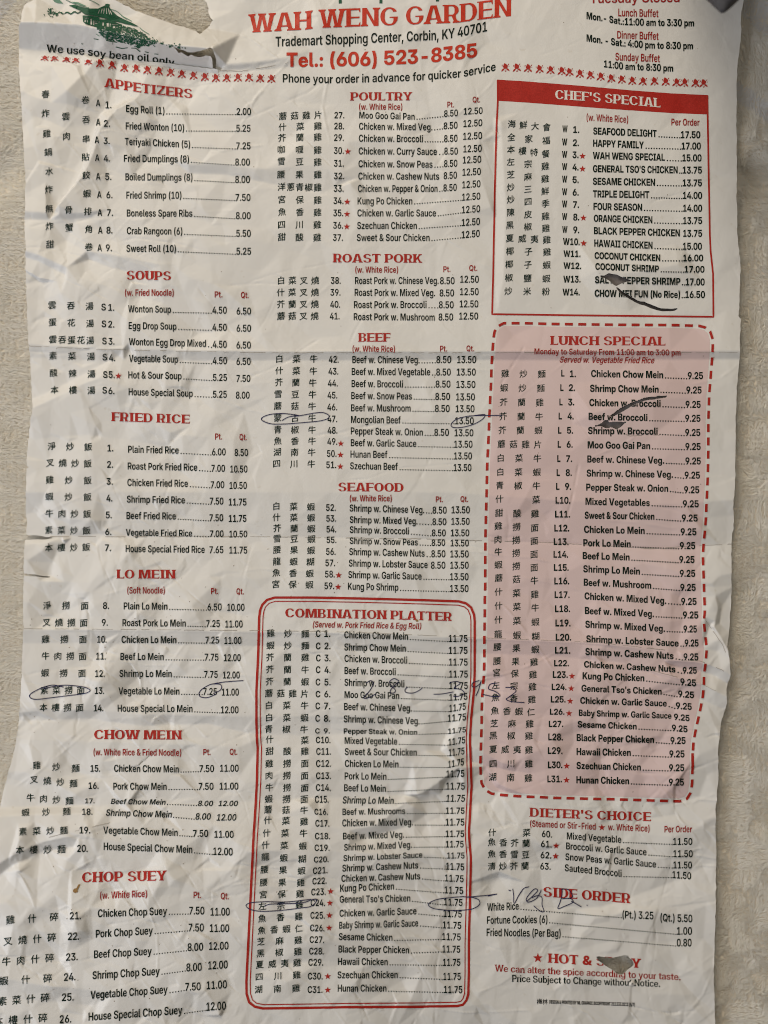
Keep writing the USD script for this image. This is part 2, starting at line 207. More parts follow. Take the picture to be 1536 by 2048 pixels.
B('左宗雞',124,888,314,912,'W 4.',406,933,496,936,(518,927),"GENERAL TSO'S CHICKEN",575,945,1040,952,('13.75',1068,1173,953,953))
B('芝麻雞',124,958,313,981,'W 5.',406,1002,497,1005,0,'SESAME CHICKEN',575,1014,916,1020,('13.75',1068,1173,1023,1023))
B('炒三鮮',124,1027,313,1049,'W 6.',406,1071,497,1074,0,'TRIPLE DELIGHT',575,1083,884,1088,('14.00',1069,1174,1092,1092))
B('炒四季',124,1094,315,1117,'W 7.',406,1138,499,1141,0,'FOUR SEASON',578,1152,845,1157,('14.00',1070,1174,1162,1162))
B('陳皮雞',123,1165,315,1186,'W 8.',406,1207,500,1210,(523,1196),'ORANGE CHICKEN',580,1217,901,1226,('13.75',1070,1174,1230,1230))
B('黑椒雞',119,1235,317,1252,'W 9.',407,1278,500,1280,0,'BLACK PEPPER CHICKEN',581,1285,1052,1298,('13.75',1070,1174,1300,1300))
B('夏威夷雞',119,1306,322,1315,'W10.',411,1343,502,1346,(524,1335),'HAWAII CHICKEN',582,1353,902,1366,('15.00',1069,1173,1371,1371))
B('椰子雞',120,1378,323,1382,'W11.',414,1409,506,1411,0,'COCONUT CHICKEN',584,1420,944,1434,('16.00',1070,1180,1434,1434),cap=35)
B('椰子蝦',116,1450,321,1454,'W12.',414,1475,510,1477,0,'COCONUT SHRIMP',588,1480,937,1494,('17.00',1078,1187,1496,1496),cap=35)
O = (976, 500)
B('椒鹽蝦',114,152,319,157,'W13.',413,179,507,179,0,'SALT & PEPPER SHRIMP',586,183,1054,193,('17.00',1084,1188,195,195))
B('炒米粉',111,225,317,228,'W14.',409,250,503,250,0,'CHOW MEI FUN (No Rice)',584,257,1053,264,('16.50',1082,1190,264,264))
T('section_heading', 'LUNCH SPECIAL', [(340,520),(972,524)], 48, 'serif', 'red')
T('section_note', 'Monday to Saturday From 11:00 am to 3:00 pm', [(254,573),(1055,580)], 33, 'reg', 'red2')
T('section_note', 'Served w. Vegetable Fried Rice', [(392,618),(909,622)], 33, 'reg', 'red2', .18)
B('雞炒麵',94,677,294,680,'L 1.',401,695,482,698,0,'Chicken Chow Mein',565,697,960,704,('9.25',1095,1179,709,709))
B('蝦炒麵',88,756,289,758,'L 2.',396,774,476,774,0,'Shrimp Chow Mein',559,778,935,783,('9.25',1087,1171,788,788))
B('芥蘭雞',85,834,283,836,'L 3.',391,853,472,853,0,'Chicken w. Broccoli',555,856,946,862,('9.25',1083,1166,867,867))
B('芥蘭牛',82,912,280,914,'L 4.',387,930,469,930,0,'Beef w. Broccoli',551,932,874,939,('9.25',1081,1165,943,943))
B('芥蘭蝦',78,988,276,989,'L 5.',384,1008,466,1008,0,'Shrimp w. Broccoli',548,1010,930,1014,('9.25',1081,1164,1021,1021))
B('蘑菇雞片',73,1064,272,1067,'L 6.',382,1085,464,1085,0,'Moo Goo Gai Pan',546,1088,889,1093,('9.25',1082,1166,1098,1098))
B('白菜牛',69,1141,270,1143,'L 7.',379,1163,461,1163,0,'Beef w. Chinese Veg.',544,1166,966,1173,('9.25',1082,1167,1177,1177))
B('白菜蝦',67,1217,267,1219,'L 8.',376,1240,459,1240,0,'Shrimp w. Chinese Veg.',541,1243,1014,1250,('9.25',1078,1162,1255,1255))
B('青椒牛',64,1291,265,1294,'L 9.',373,1316,455,1316,0,'Pepper Steak w. Onion',538,1320,988,1327,('9.25',1075,1158,1335,1335))
B('什菜',62,1365,263,1369,'L10.',370,1392,451,1392,0,'Mixed Vegetables',534,1398,887,1405,('9.25',1068,1155,1412,1412))
B('甜酸雞',60,1442,257,1446,'L11.',367,1468,449,1468,0,'Sweet & Sour Chicken',530,1474,912,1480,('9.25',1062,1149,1490,1490))
O = (976, 1000)
B('雞撈面',56,142,255,152,'L12.',363,173,445,173,0,'Chicken Lo Mein',526,180,859,187,('9.25',1056,1142,194,194))
B('肉撈面',54,216,253,224,'L13.',360,247,441,247,0,'Pork Lo Mein',522,253,782,260,('9.25',1051,1136,270,270))
B('牛撈面',56,284,252,297,'L14.',359,317,439,317,0,'Beef Lo Mein',519,324,776,332,('9.25',1048,1132,346,346))
B('蝦撈面',56,355,253,370,'L15.',361,389,442,389,0,'Shrimp Lo Mein',522,396,833,410,('9.25',1051,1136,422,422))
B('蘑菇牛',58,427,254,442,'L16.',363,463,445,463,0,'Beef w. Mushroom',525,470,895,487,('9.25',1054,1138,499,499))
B('什菜雞',57,503,256,517,'L17.',365,538,447,538,0,'Chicken w. Mixed Veg.',529,545,977,571,('9.25',1059,1143,576,576))
B('什菜牛',57,579,258,591,'L18.',367,615,450,615,0,'Beef w. Mixed Veg.',531,625,910,643,('9.25',1068,1152,650,650))
B('什菜蝦',56,656,259,669,'L19.',369,693,452,693,0,'Shrimp w. Mixed Veg.',533,700,970,724,('9.25',1071,1145,727,727))
B('龍蝦糊',55,735,261,747,'L20.',371,771,455,771,0,'Shrimp w. Lobster Sauce',538,780,1045,804,('9.25',1078,1154,804,804))
B('腰果蝦',51,805,258,819,'L21.',367,843,450,843,0,'Shrimp w. Cashew Nuts',533,850,1017,873,('9.25',1072,1153,880,880))
B('腰果雞',49,882,252,888,'L22.',362,912,443,912,0,'Chicken w. Cashew Nuts',526,918,1027,945,('9.25',1067,1144,952,952),cap=34)
B('宮保雞',46,946,246,957,'L23.',355,976,437,976,(460,966),'Kung Po Chicken',518,983,857,995,('9.25',1054,1140,1016,1023))
B('左宗雞',42,1015,243,1024,'L24.',349,1043,430,1043,(456,1034),"General Tso's Chicken",512,1050,952,1068,('9.25',1042,1129,1081,1088),cap=35)
B('魚香雞',40,1082,240,1094,'L25.',344,1111,425,1111,(450,1103),'Chicken w. Garlic Sauce',505,1117,980,1133,('9.25',1030,1117,1146,1152),cap=35)
B('魚香蝦仁',37,1155,235,1162,'L26.',339,1178,419,1178,(444,1170),'Baby Shrimp w. Garlic Sauce',498,1184,1006,1200,('9.25',1019,1105,1206,1214),cap=33)
B('芝麻雞',33,1225,228,1227,'L27.',333,1245,412,1245,0,'Sesame Chicken',491,1247,815,1259,('9.25',1008,1093,1267,1275),cap=34)
B('黑椒雞',28,1291,224,1293,'L28.',330,1318,410,1318,0,'Black Pepper Chicken',486,1322,910,1333,('9.25',1000,1083,1339,1339))
B('夏威夷雞',28,1366,224,1370,'L29.',328,1393,408,1393,0,'Hawaii Chicken',485,1399,783,1404,('9.25',994,1077,1412,1412))
B('四川雞',27,1445,223,1446,'L30.',328,1471,407,1471,(431,1459),'Szechuan Chicken',485,1475,838,1484,('9.25',992,1076,1488,1488))
O = (976, 1488)
B('湖南雞',25,180,221,186,'L31.',325,210,405,210,(430,198),'Hunan Chicken',484,215,773,221,('9.25',991,1074,228,228))
T('section_heading', "DIETER'S CHOICE", [(226,397),(560,412),(893,422)], 48, 'serif', 'red')
T('section_note', '(Steamed or Stir-Fried', [(230,453),(590,470)], 36, 'reg', 'red2'); T('section_note', 'w. White Rice)', [(657,472),(885,480)], 36, 'reg', 'red2')
T('price_head', 'Per Order', [(967,484),(1118,484)], 36, 'reg', 'red2')
R('什菜',22,484,211,485,'60.',295,510,350,513,0,'Mixed Vegetable',432,522,730,542,('11.50',1015,1120,553,553),cap=36)
R('魚香芥蘭',20,537,208,544,'61.',290,565,348,568,(373,558),'Broccoli w. Garlic Sauce',428,577,869,611,('11.50',1016,1122,620,620),cap=36)
R('魚香雪豆',20,602,205,606,'62.',288,626,346,628,(370,615),'Snow Peas w. Garlic Sauce',424,636,921,678,('11.50',1016,1118,682,682),cap=36)
R('清炒芥蘭',20,670,202,668,'63.',286,688,343,690,0,'Sauteed Broccoli',421,697,732,729,('11.50',1011,1113,735,742),cap=37)
T('section_heading', 'SIDE ORDER', [(304,835),(780,872)], 52, 'serif', 'red')
R('',0,0,0,0,'',0,0,0,0,0,'White Rice',-5,915,168,908,('(Pt.) 3.25',737,907,955,962),('(Qt.) 5.50',945,1120,972,978),cap=40)
R('',0,0,0,0,'',0,0,0,0,0,'Fortune Cookies (6)',-6,986,325,982,('1.00',1036,1118,1046,1046),cap=40)
R('',0,0,0,0,'',0,0,0,0,0,'Fried Noodles (Per Bag)',-8,1053,398,1058,('0.80',1035,1116,1110,1110),cap=40)
T('section_heading', 'HOT & SPICY', [(327,1198),(840,1228)], 50, 'serif', 'red')
T('footnote', 'We can alter the spice according to your taste.', [(36,1247),(1055,1295)], 38, 'roman', 'red2')
T('footnote', 'Price Subject to Change without Notice.', [(130,1303),(943,1332)], 38, 'roman', 'dark')
T('printer_credit', 'DESIGN & PRINTED BY ML GRAPHIC ©COPYRIGHT 212.233.0213 (5/7)', [(336,1423),(805,1438)], 19, 'bold', 'black')
O = (500, 0)
STARS = [((976, 1488), 624, 457, 20), ((976, 1488), 273, 1173, 28)]
FLOWERS = [((976, 0), [(94,370),(156,371),(219,374),(281,379),(342,384),(403,389),(445,396),(503,404),(560,412),(617,420),(674,430),(732,436),(790,443),(849,446),(911,446),(973,448),(1033,452),(1077,453),(1137,456),(1181,457)]),
           ((0, 0), [(246,320),(298,322),(365,328),(415,332),(484,342),(548,348),(615,358),(682,373),(746,376),(808,385),(872,391),(935,398),(997,407),(1060,415),(1122,423),(1183,428),(1243,428),(1304,426),(1365,426),(1427,430),(1488,432)])]
# pen strokes
PEN = [
 ('ballpoint loop around the beef dish 47', (500,480), [[(175,990),(215,970),(272,964),(350,950),(400,947),(432,962),(425,980),(380,993),(300,1001),(200,1009),(120,1009),(70,992),(66,975),(110,957),(180,952),(250,960),(272,965)]]),
 ('ballpoint loop around the price of dish 47 with a tail to the right', (500,480), [[(1200,968),(1280,957),(1287,968),(1265,990),(1220,1013),(1160,1028),(1115,1028),(1103,1012),(1130,985),(1200,966),(1290,963),(1380,962)]]),
 ('ballpoint loop around the characters of dish 13', (0,1000), [[(350,1026),(290,1015),(230,1030),(175,1058),(163,1078),(190,1093),(260,1087),(370,1073),(460,1062),(494,1046),(480,1032),(430,1021),(340,1016),(240,1034)]]),
 ('ballpoint loop around the price 7.25 of dish 13 with a tail', (0,1000), [[(1185,1065),(1140,1083),(1105,1081),(1091,1065),(1105,1040),(1140,1018),(1165,1009),(1205,1010),(1216,1025),(1205,1045),(1170,1060)], [(1165,1009),(1230,998),(1335,990)]]),
 ('ballpoint loop around the characters of dish C24', (480,1488), [[(135,887),(170,877),(250,875),(340,870),(400,851),(422,855),(390,888),(320,900),(220,912),(120,917),(60,907),(33,886),(60,870),(150,864),(260,865),(390,850)]]),
 ('ballpoint loop around the price of dish C24 with a tail', (480,1488), [[(1225,836),(1150,842),(1080,852),(1040,870),(1037,888),(1080,905),(1180,912),(1270,904),(1312,880),(1310,855),(1280,842),(1240,838)], [(1215,836),(1270,837),(1410,822)]]),
 ('handwritten number scrawled across the combination list', (480,980), [[(690,1060),(715,1045),(731,1060),(715,1095),(685,1132),(680,1142),(700,1141),(745,1118)], [(872,1046),(845,1034),(820,1052),(832,1075),(852,1097),(845,1112),(828,1112),(825,1098),(845,1075),(870,1050)], [(920,1080),(905,1095),(912,1110),(950,1113),(985,1097),(1000,1084)], [(1062,1120),(1110,1118),(1170,1107)], [(1150,1055),(1190,1050),(1206,1062),(1175,1085),(1215,1095),(1230,1115),(1200,1130),(1170,1133)], [(1312,1045),(1280,1055),(1272,1074),(1290,1080),(1315,1062),(1322,1045),(1310,1090),(1293,1130)], [(1410,1058),(1372,1065),(1363,1090),(1390,1100),(1412,1112),(1424,1130),(1380,1131),(1330,1120)], [(1455,1082),(1500,1085),(1512,1105),(1475,1135),(1460,1148),(1490,1160),(1560,1166)]]),
 ('handwritten scrawl over the side order heading', (976,1488), [[(135,793),(140,830),(143,873),(168,830),(195,792),(225,782)], [(112,799),(118,803),(125,803)], [(212,862),(245,832),(272,802),(255,794),(228,820),(209,850),(222,866),(262,848),(286,812),(291,798)], [(240,842),(270,831),(295,840),(296,880),(306,915),(288,916),(250,886)], [(406,791),(404,830),(394,868),(383,901),(417,890),(465,867),(452,847),(404,848)], [(398,795),(435,796),(453,812),(463,836),(440,848)], [(455,860),(490,880),(512,893)], [(540,882),(546,885)], [(0,832),(48,822)]]),
]
# ------------------------------------------------------------ helpers
taken = {}
def path_for(name, parent='/World'):
    key = (parent, name); n = taken.get(key, 0); taken[key] = n + 1
    return f'{parent}/{name}' + (f'_{n:03d}' if n else '')
def tag(prim, **kw):
    p = prim.GetPrim() if hasattr(prim, 'GetPrim') else prim
    for k, v in kw.items():
        if v: p.SetCustomDataByKey(k, v)
    return p
def xform(name, **kw):
    return str(tag(UsdGeom.Xform.Define(stage, path_for(name)), **kw).GetPath())
def obj(name, mesh, mat, parent='/World', smooth=False, **kw):
    m = usdkit.mesh(stage, path_for(name, parent), mesh, mat, smooth=smooth)
    tag(m, **kw)
    return str(m.GetPrim().GetPath())
def looks(name, nodes, links=(), surface='p.BSDF'):
    return usdkit.material(stage, '/World/Looks/' + name, nodes, links, surface=surface)
def ink(name, col, rough=.45):
    return looks(name, {'tc': ('geometry', {}), 'n': ('noise_texture', {'scale': 2500, 'detail': 3}), 'r': ('rgb_ramp', {'ramp': [(.3, tuple(c * 1.25 + .004 for c in col)), (.7, tuple(c * .85 for c in col))]}),
        'p': ('principled_bsdf', {'roughness': rough, 'specular_ior_level': .18})}, [('tc.position', 'n.vector'), ('n.fac', 'r.fac'), ('r.color', 'p.base_color')])
M_dark, M_black = ink('ink_dark_green', (.004, .012, .007)), ink('ink_black', (.004, .005, .005))
M_red, M_red2, M_red3 = ink('ink_red', (.39, .022, .014)), ink('ink_red_text', (.30, .018, .014)), ink('ink_red_title', (.52, .036, .014))
M_green, M_white = ink('ink_green', (.015, .085, .045)), ink('ink_unprinted', (.72, .68, .62))
M_greenpale = ink('ink_green_pale', (.13, .25, .18))
M_pink = looks('ink_pink', {'g': ('geometry', {}), 'n': ('noise_texture', {'scale': 14, 'detail': 4}), 'r': ('rgb_ramp', {'ramp': [(.3, (.70, .535, .515)), (.7, (.735, .58, .56))]}), 'p': ('principled_bsdf', {'roughness': .5, 'specular_ior_level': .35})},
    [('g.position', 'n.vector'), ('n.fac', 'r.fac'), ('r.color', 'p.base_color')])
M_pen = ink('ballpoint_ink', (.02, .019, .07), .3)
M_zh = ink('ink_characters', (.003, .018, .010))
INK = dict(dark=M_dark, black=M_black, red=M_red, red2=M_red2, red3=M_red3, white=M_white)
M_paper = looks('paper', {'g': ('geometry', {}),
    'n1': ('noise_texture', {'scale': 9, 'detail': 4}), 'n2': ('noise_texture', {'scale': 900, 'detail': 3}), 'n3': ('noise_texture', {'scale': 130, 'detail': 6, 'roughness': .6, 'distortion': .6}),
    'v': ('voronoi_texture', {'scale': 75}), 'n4': ('noise_texture', {'scale': 330, 'detail': 2}),
    'r1': ('rgb_ramp', {'ramp': [(.3, (.735, .71, .665)), (.7, (.765, .745, .71))]}), 'r4': ('rgb_ramp', {'ramp': [(.0, (.80, .74, .64)), (.24, (.90, .87, .82)), (.30, (1, 1, 1))]}),
    'mx': ('mix', {'mix_type': 'multiply', 'fac': .55}),
    'b1': ('bump', {'strength': .35, 'distance': .0006}), 'b2': ('bump', {'strength': .12, 'distance': .0001}),
    'p': ('principled_bsdf', {'roughness': .48, 'specular_ior_level': .4})},
    [('g.position', 'n1.vector'), ('g.position', 'n2.vector'), ('g.position', 'n3.vector'), ('g.position', 'n4.vector'), ('n1.fac', 'r1.fac'), ('n4.fac', 'r4.fac'), ('r1.color', 'mx.color1'), ('r4.color', 'mx.color2'), ('mx.color', 'p.base_color'),
     ('n3.fac', 'b1.height'), ('n2.fac', 'b2.height'), ('b1.normal', 'b2.normal'), ('b2.normal', 'p.normal')])
M_rip_shade = looks('rip_shade', {'g': ('geometry', {}), 'n': ('noise_texture', {'scale': 400, 'detail': 4}), 'r': ('rgb_ramp', {'ramp': [(.3, (.12, .105, .10)), (.7, (.20, .175, .168))]}), 'p': ('principled_bsdf', {'roughness': .7})},
    [('g.position', 'n.vector'), ('n.fac', 'r.fac'), ('r.color', 'p.base_color')])  # dark tone carries the shade inside the rips
M_cloth = looks('grey_cloth', {'g': ('geometry', {}), 'n': ('noise_texture', {'scale': 700, 'detail': 4}), 'r': ('rgb_ramp', {'ramp': [(.3, (.058, .056, .06)), (.7, (.08, .077, .082))]}), 'p': ('principled_bsdf', {'roughness': .8})},
    [('g.position', 'n.vector'), ('n.fac', 'r.fac'), ('r.color', 'p.base_color')])
M_base = looks('blanket_weave', {'g': ('geometry', {}), 'n': ('noise_texture', {'scale': 300, 'detail': 5}), 'r': ('rgb_ramp', {'ramp': [(.3, (.74, .67, .56)), (.7, (.84, .77, .66))]}), 'p': ('principled_bsdf', {'roughness': .9})},
    [('g.position', 'n.vector'), ('n.fac', 'r.fac'), ('r.color', 'p.base_color')])
def pile_mat(name, a, b):
    return looks(name, {'g': ('geometry', {}), 'hi': ('hair_info', {}), 'n': ('noise_texture', {'scale': 60, 'detail': 4}), 'r': ('rgb_ramp', {'ramp': [(.3, a), (.7, b)]}),
        'ri': ('rgb_ramp', {'ramp': [(0, (.88, .86, .83)), (.4, (1, 1, 1))]}), 'mx': ('mix', {'mix_type': 'multiply', 'fac': 1.0}), 'p': ('principled_bsdf', {'roughness': .65, 'specular_ior_level': .3, 'sheen_weight': .1})},
        [('g.position', 'n.vector'), ('n.fac', 'r.fac'), ('r.color', 'mx.color1'), ('hi.intercept', 'ri.fac'), ('ri.color', 'mx.color2'), ('mx.color', 'p.base_color')])
M_pile, M_pile_pale = pile_mat('blanket_pile_tan', (.89, .865, .79), (.94, .92, .865)), pile_mat('blanket_pile_pale', (.76, .765, .77), (.86, .86, .86))

# ------------------------------------------------------------ the relief of the crumpled sheet, over the plane, in drawing units
X0, Y0, X1, Y1, G = -120, -80, 1560, 2190, 2
def ss(x, a, b):
    t = np.clip((x - a) / (b - a), 0, 1); return t * t * (3 - 2 * t)
def base_height(u, v):
    h = 11 + 3.5 * (meshkit.fbm(np.stack([u / 420, v / 420, u * 0], -1), 2, 3) - .5) * 2
    h = h + 46 * ss(v, 1430, 1860) * ss(-u, -1050, -480)              # the lower left corner curls up towards the viewer
    return h + 3 * ss(v, 300, -60) * ss(u, 380, 520)
FACETS = [  # creases of the sheet: (points, height over the neighbourhood)
 ([(34,64),(80,64),(150,68),(200,76),(245,86),(290,97),(330,107),(380,113),(430,117)], 30), ([(36,99),(90,102),(150,106),(230,118),(330,130),(440,142)], -5),
 ([(38,30),(100,-20),(230,-20),(300,25),(395,60)], 4), ([(430,138),(500,134),(575,124)], 7), ([(440,148),(510,145),(600,138)], 1),
 ([(143,194)], 17), ([(172,160),(215,105)], 12), ([(52,190),(100,212),(140,216)], 7), ([(45,230),(90,240),(130,260)], 0),
 ([(222,214),(199,232),(181,292),(155,365),(107,428)], -8), ([(240,228),(206,262),(196,305),(176,352),(124,418)], 13), ([(300,150),(270,230),(255,300)], 7), ([(330,190),(320,240)], 0),
 ([(50,428),(110,432),(175,432)], 7), ([(50,441),(110,443),(180,438)], 0), ([(380,335),(450,335),(520,345),(640,335),(700,370)], 4), ([(380,350),(450,352),(530,368),(620,385)], -3),
 ([(52,506),(75,511),(140,540)], 8), ([(52,516),(75,522),(135,552)], 0), ([(178,507),(225,514),(265,522),(325,535)], 6), ([(180,520),(230,540),(290,550)], -2), ([(270,505),(330,528)], 5), ([(350,530),(420,500)], 5),
 ([(140,560),(162,571),(205,598),(245,632),(330,700)], 7), ([(128,590),(175,622),(203,640),(262,690)], 6), ([(90,600),(110,620)], -3), ([(380,560),(440,575),(470,600)], 5), ([(370,590),(460,620)], -1),
 ([(58,690),(120,695),(200,700),(400,704),(560,706),(760,706),(900,706),(1100,706),(1300,705),(1480,705)], 6), ([(58,716),(200,722),(400,722),(560,722),(900,722),(1200,722),(1480,720)], -1),
 ([(64,820),(120,795),(170,770),(205,757)], 8), ([(66,800),(110,780),(180,745),(260,700)], -2), ([(68,850),(150,835),(240,815),(330,775)], 3), ([(70,880),(170,870),(260,880)], -2), ([(260,775),(300,840),(350,870),(470,880)], 5), ([(430,820),(360,870)], 1),
 ([(55,985),(200,985),(400,985),(600,985),(760,985),(900,985),(1100,1000),(1300,1010),(1460,1000)], 5), ([(51,1073),(180,1074),(300,1073),(500,1073),(700,1074),(850,1078),(950,1082),(1100,1085),(1300,1097),(1463,1088)], -6),
 ([(50,1090),(130,1080)], 2), ([(100,1150),(110,1110),(130,1085)], -5), ([(60,1120),(90,1100)], 5), ([(60,1160),(180,1165)], 3),
 ([(47,1258),(200,1258),(500,1261),(700,1264),(950,1275),(1100,1280),(1200,1285),(1300,1300),(1380,1305)], 6), ([(47,1285),(200,1285),(500,1290),(800,1300),(1100,1310),(1250,1325)], -1),
 ([(45,1440),(170,1435),(300,1450),(420,1445),(500,1465),(620,1470),(760,1462)], -4), ([(50,1410),(300,1425),(500,1430),(700,1430)], 3), ([(40,1475),(200,1480),(390,1485),(480,1490)], 3),
 ([(5,1540),(60,1538),(110,1555),(160,1580)], 5), ([(10,1560),(120,1585)], -1), ([(0,1607),(90,1606),(180,1604),(300,1600),(500,1596),(700,1590),(930,1585)], -5), ([(0,1622),(90,1618),(180,1616)], 5),
 ([(500,1685),(600,1685),(700,1690),(800,1700),(940,1700)], 8), ([(260,1670),(380,1678)], 4), ([(520,1755),(700,1765),(900,1770)], -2),
 ([(0,1722),(40,1694),(98,1670),(157,1655),(200,1660)], 9), ([(0,1745),(45,1712),(100,1690),(160,1680)], -4), ([(180,1630),(205,1650),(170,1680)], 7), ([(60,1720),(110,1760)], 4), ([(150,1700),(140,1745),(90,1790)], 5),
 ([(200,1790),(330,1810),(400,1880),(450,2000)], 4), ([(0,1920),(100,1938),(230,1955),(420,1950)], 7), ([(0,1960),(200,1985)], 0), ([(430,2048),(470,1960)], -3), ([(300,1640),(260,1600)], 3),
 ([(620,1600),(655,1640),(700,1680)], 7), ([(700,1650),(760,1640),(790,1610),(850,1575),(920,1530)], 8), ([(730,1670),(810,1650),(900,1600)], -4), ([(860,1530),(900,1480),(930,1420)], 5), ([(890,1560),(935,1520)], -4), ([(800,1500),(850,1540)], 4), ([(900,1450),(880,1500)], -4),
 ([(870,1680),(900,1720),(930,1760)], 5), ([(780,1860),(870,1940),(900,1980)], 4), ([(760,1880),(700,1960),(690,2040)], 5),
 ([(985,1340),(1010,1350),(1100,1370),(1200,1400)], 4), ([(1000,1430),(1040,1460),(1100,1470)], 5), ([(960,1500),(1020,1530),(1060,1500),(1110,1490)], 5), ([(970,1530),(1060,1545)], -3),
 ([(1180,1305),(1210,1330),(1190,1360)], 5), ([(1360,1145),(1420,1180),(1435,1150)], 5), ([(1418,1165),(1432,1210),(1425,1240)], 7), ([(1440,1215),(1436,1245)], -1), ([(1405,1232),(1430,1262),(1445,1290),(1456,1320)], 8), ([(1415,1250),(1440,1250),(1458,1266)], 0), ([(1400,1295),(1430,1300)], 2),
 ([(1330,1318),(1400,1322),(1440,1338),(1461,1350)], 6), ([(1340,1330),(1420,1345),(1450,1365)], -3), ([(1340,1352),(1400,1366),(1453,1393)], 6), ([(1360,1380),(1430,1410)], -2), ([(1350,1300),(1300,1340)], 3),
 ([(1150,1816),(1200,1812),(1262,1792),(1350,1760),(1432,1718)], -5), ([(1190,1828),(1300,1812),(1432,1792)], 5), ([(980,1660),(1020,1650),(1100,1690)], 3), ([(1000,1870),(1080,1860)], 3),
 ([(980,1970),(1150,1975),(1300,1980),(1428,1985)], 3), ([(976,2000),(1010,2030),(1050,2048)], 4),
 ([(1430,450),(1470,470)], 3), ([(1000,250),(1010,420),(1005,560)], 4), ([(985,240),(990,420),(988,560)], 0), ([(980,420),(940,300),(985,275)], 4), ([(1190,545),(1250,552),(1290,545),(1350,534)], 9), ([(1200,610),(1300,640),(1360,625)], 1),
 ([(1180,830),(1230,815),(1300,800)], 8), ([(1190,862),(1250,868),(1330,872)], 3), ([(1000,880),(1080,900)], 3), ([(1150,1940),(1250,1960)], 6),
 ([(560,330),(600,300),(700,290),(800,280)], 4), ([(540,380),(640,390),(720,360)], -2), ([(640,60),(650,100)], 4), ([(905,210),(920,270),(900,300)], 3), ([(880,340),(940,430)], 3),
]
pts, hs = [], []
for line, h in FACETS:
    if len(line) == 1: pts += [line[0]]; hs += [h]; continue
    L = LineString(line); n = max(1, int(L.length / 24))
    for i in range(n + 1):
        q = L.interpolate(i / n, normalized=True); pts.append((q.x, q.y)); hs.append(h)
fixed = np.array(pts)
def amp(u, v):
    a = .34 + .55 * math.exp(-((u - 150) / 260) ** 2) + .35 * math.exp(-((v - 1500) / 300) ** 2) + .25 * (v > 1600)
    return a * (.55 if u > 1000 and v < 1000 else 1.0)
from scipy.spatial import cKDTree
tree = cKDTree(fixed)
for gy in np.arange(Y0 - 60, Y1 + 100, 58):
    for gx in np.arange(X0 - 60, X1 + 100, 58):
        p = (gx + rng.uniform(-26, 26), gy + rng.uniform(-26, 26))
        if tree.query(p)[0] > 30: pts.append(p); hs.append(rng.normal(0, 4.2) * amp(*p))
gu, gv = np.meshgrid(np.arange(X0, X1 + 1, G, float), np.arange(Y0, Y1 + 1, G, float))
facet = LinearNDInterpolator(np.array(pts), np.array(hs, float))(gu, gv)
p2 = np.stack([rng.uniform(X0 - 40, X1 + 40, 5200), rng.uniform(Y0 - 40, Y1 + 40, 5200)], 1)
h2 = rng.normal(0, .62, 5200) * np.array([amp(*p) for p in p2]) * 1.15
fine = LinearNDInterpolator(p2, h2)(gu, gv)
p3 = np.stack([rng.uniform(X0 - 60, X1 + 60, 1300), rng.uniform(Y0 - 60, Y1 + 60, 1300)], 1)
mid = LinearNDInterpolator(p3, rng.normal(0, 1.6, 1300) * np.array([amp(*p) for p in p3]))(gu, gv)
HF = base_height(gu, gv) + ndimage.gaussian_filter(np.nan_to_num(facet), .6) * 1.12 + np.nan_to_num(fine) * 1.7 + np.nan_to_num(mid) * 1.5
CREASES = [  # sharp thin folds: points, height, half width
 ([(58,692),(200,699),(400,703.5),(560,706),(900,706),(1480,705)], 1.7, 6), ([(51,1073),(300,1073),(500,1073)], -1.5, 6), ([(500,1073),(850,1078),(1100,1085),(1300,1097),(1463,1088)], -1.3, 6), ([(47,1257),(500,1261),(700,1264),(950,1275),(1200,1285),(1330,1300)], 1.6, 6),
 ([(440,142),(480,143),(540,134),(575,126)], -2.2, 6), ([(140,590),(175,622),(262,690)], 1.1, 4), ([(175,580),(245,632),(325,695)], 1.0, 4), ([(162,571),(175,545)], -1, 4), ([(270,505),(330,528)], 1.2, 4),
 ([(1330,1318),(1400,1322),(1440,1338),(1461,1350)], 1.3, 5), ([(1300,1340),(1400,1366),(1453,1393)], 1.3, 5), ([(1405,1232),(1445,1290),(1456,1320)], 2.0, 6), ([(980,1260),(1190,1290),(1260,1300)], -1.2, 5),
 ([(1180,1305),(1200,1310),(1195,1340)], -1.2, 4), ([(1250,868),(1260,872),(1320,870)], -1.4, 4), ([(98,1674),(157,1660),(240,1640)], -1.6, 5), ([(780,1860),(900,1970)], .9, 4), ([(1000,1340),(1040,1400),(1000,1460)], 1.1, 4),
 ([(47,815),(150,775),(235,755)], 1.0, 4), ([(700,1290),(900,1270),(1000,1276)], .8, 4), ([(860,1290),(890,1340),(870,1400)], .8, 4), ([(210,160),(215,215),(160,300)], 1.2, 4), ([(1250,1500),(1330,1480),(1400,1500)], .8, 4),
]
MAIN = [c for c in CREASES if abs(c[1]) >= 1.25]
r9 = np.random.default_rng(31)
for _ in range(520):
    x, y = r9.uniform(30, 1480), r9.uniform(0, 2048)
    if r9.random() > amp(x, y): continue
    a = r9.choice([r9.normal(.6, .35), r9.normal(2.4, .4), r9.normal(-.15, .3)]); n = int(r9.integers(3, 8)); line = [(x, y)]
    for _ in range(n):
        a += r9.normal(0, .16); d = r9.uniform(16, 52); line.append((line[-1][0] + d * math.cos(a), line[-1][1] + d * math.sin(a)))
    CREASES.append((line, r9.choice([-1, 1]) * r9.uniform(.7, 2.1), r9.uniform(4, 7)))
CREASES = [(l, a * .85, w * .62) for l, a, w in CREASES]
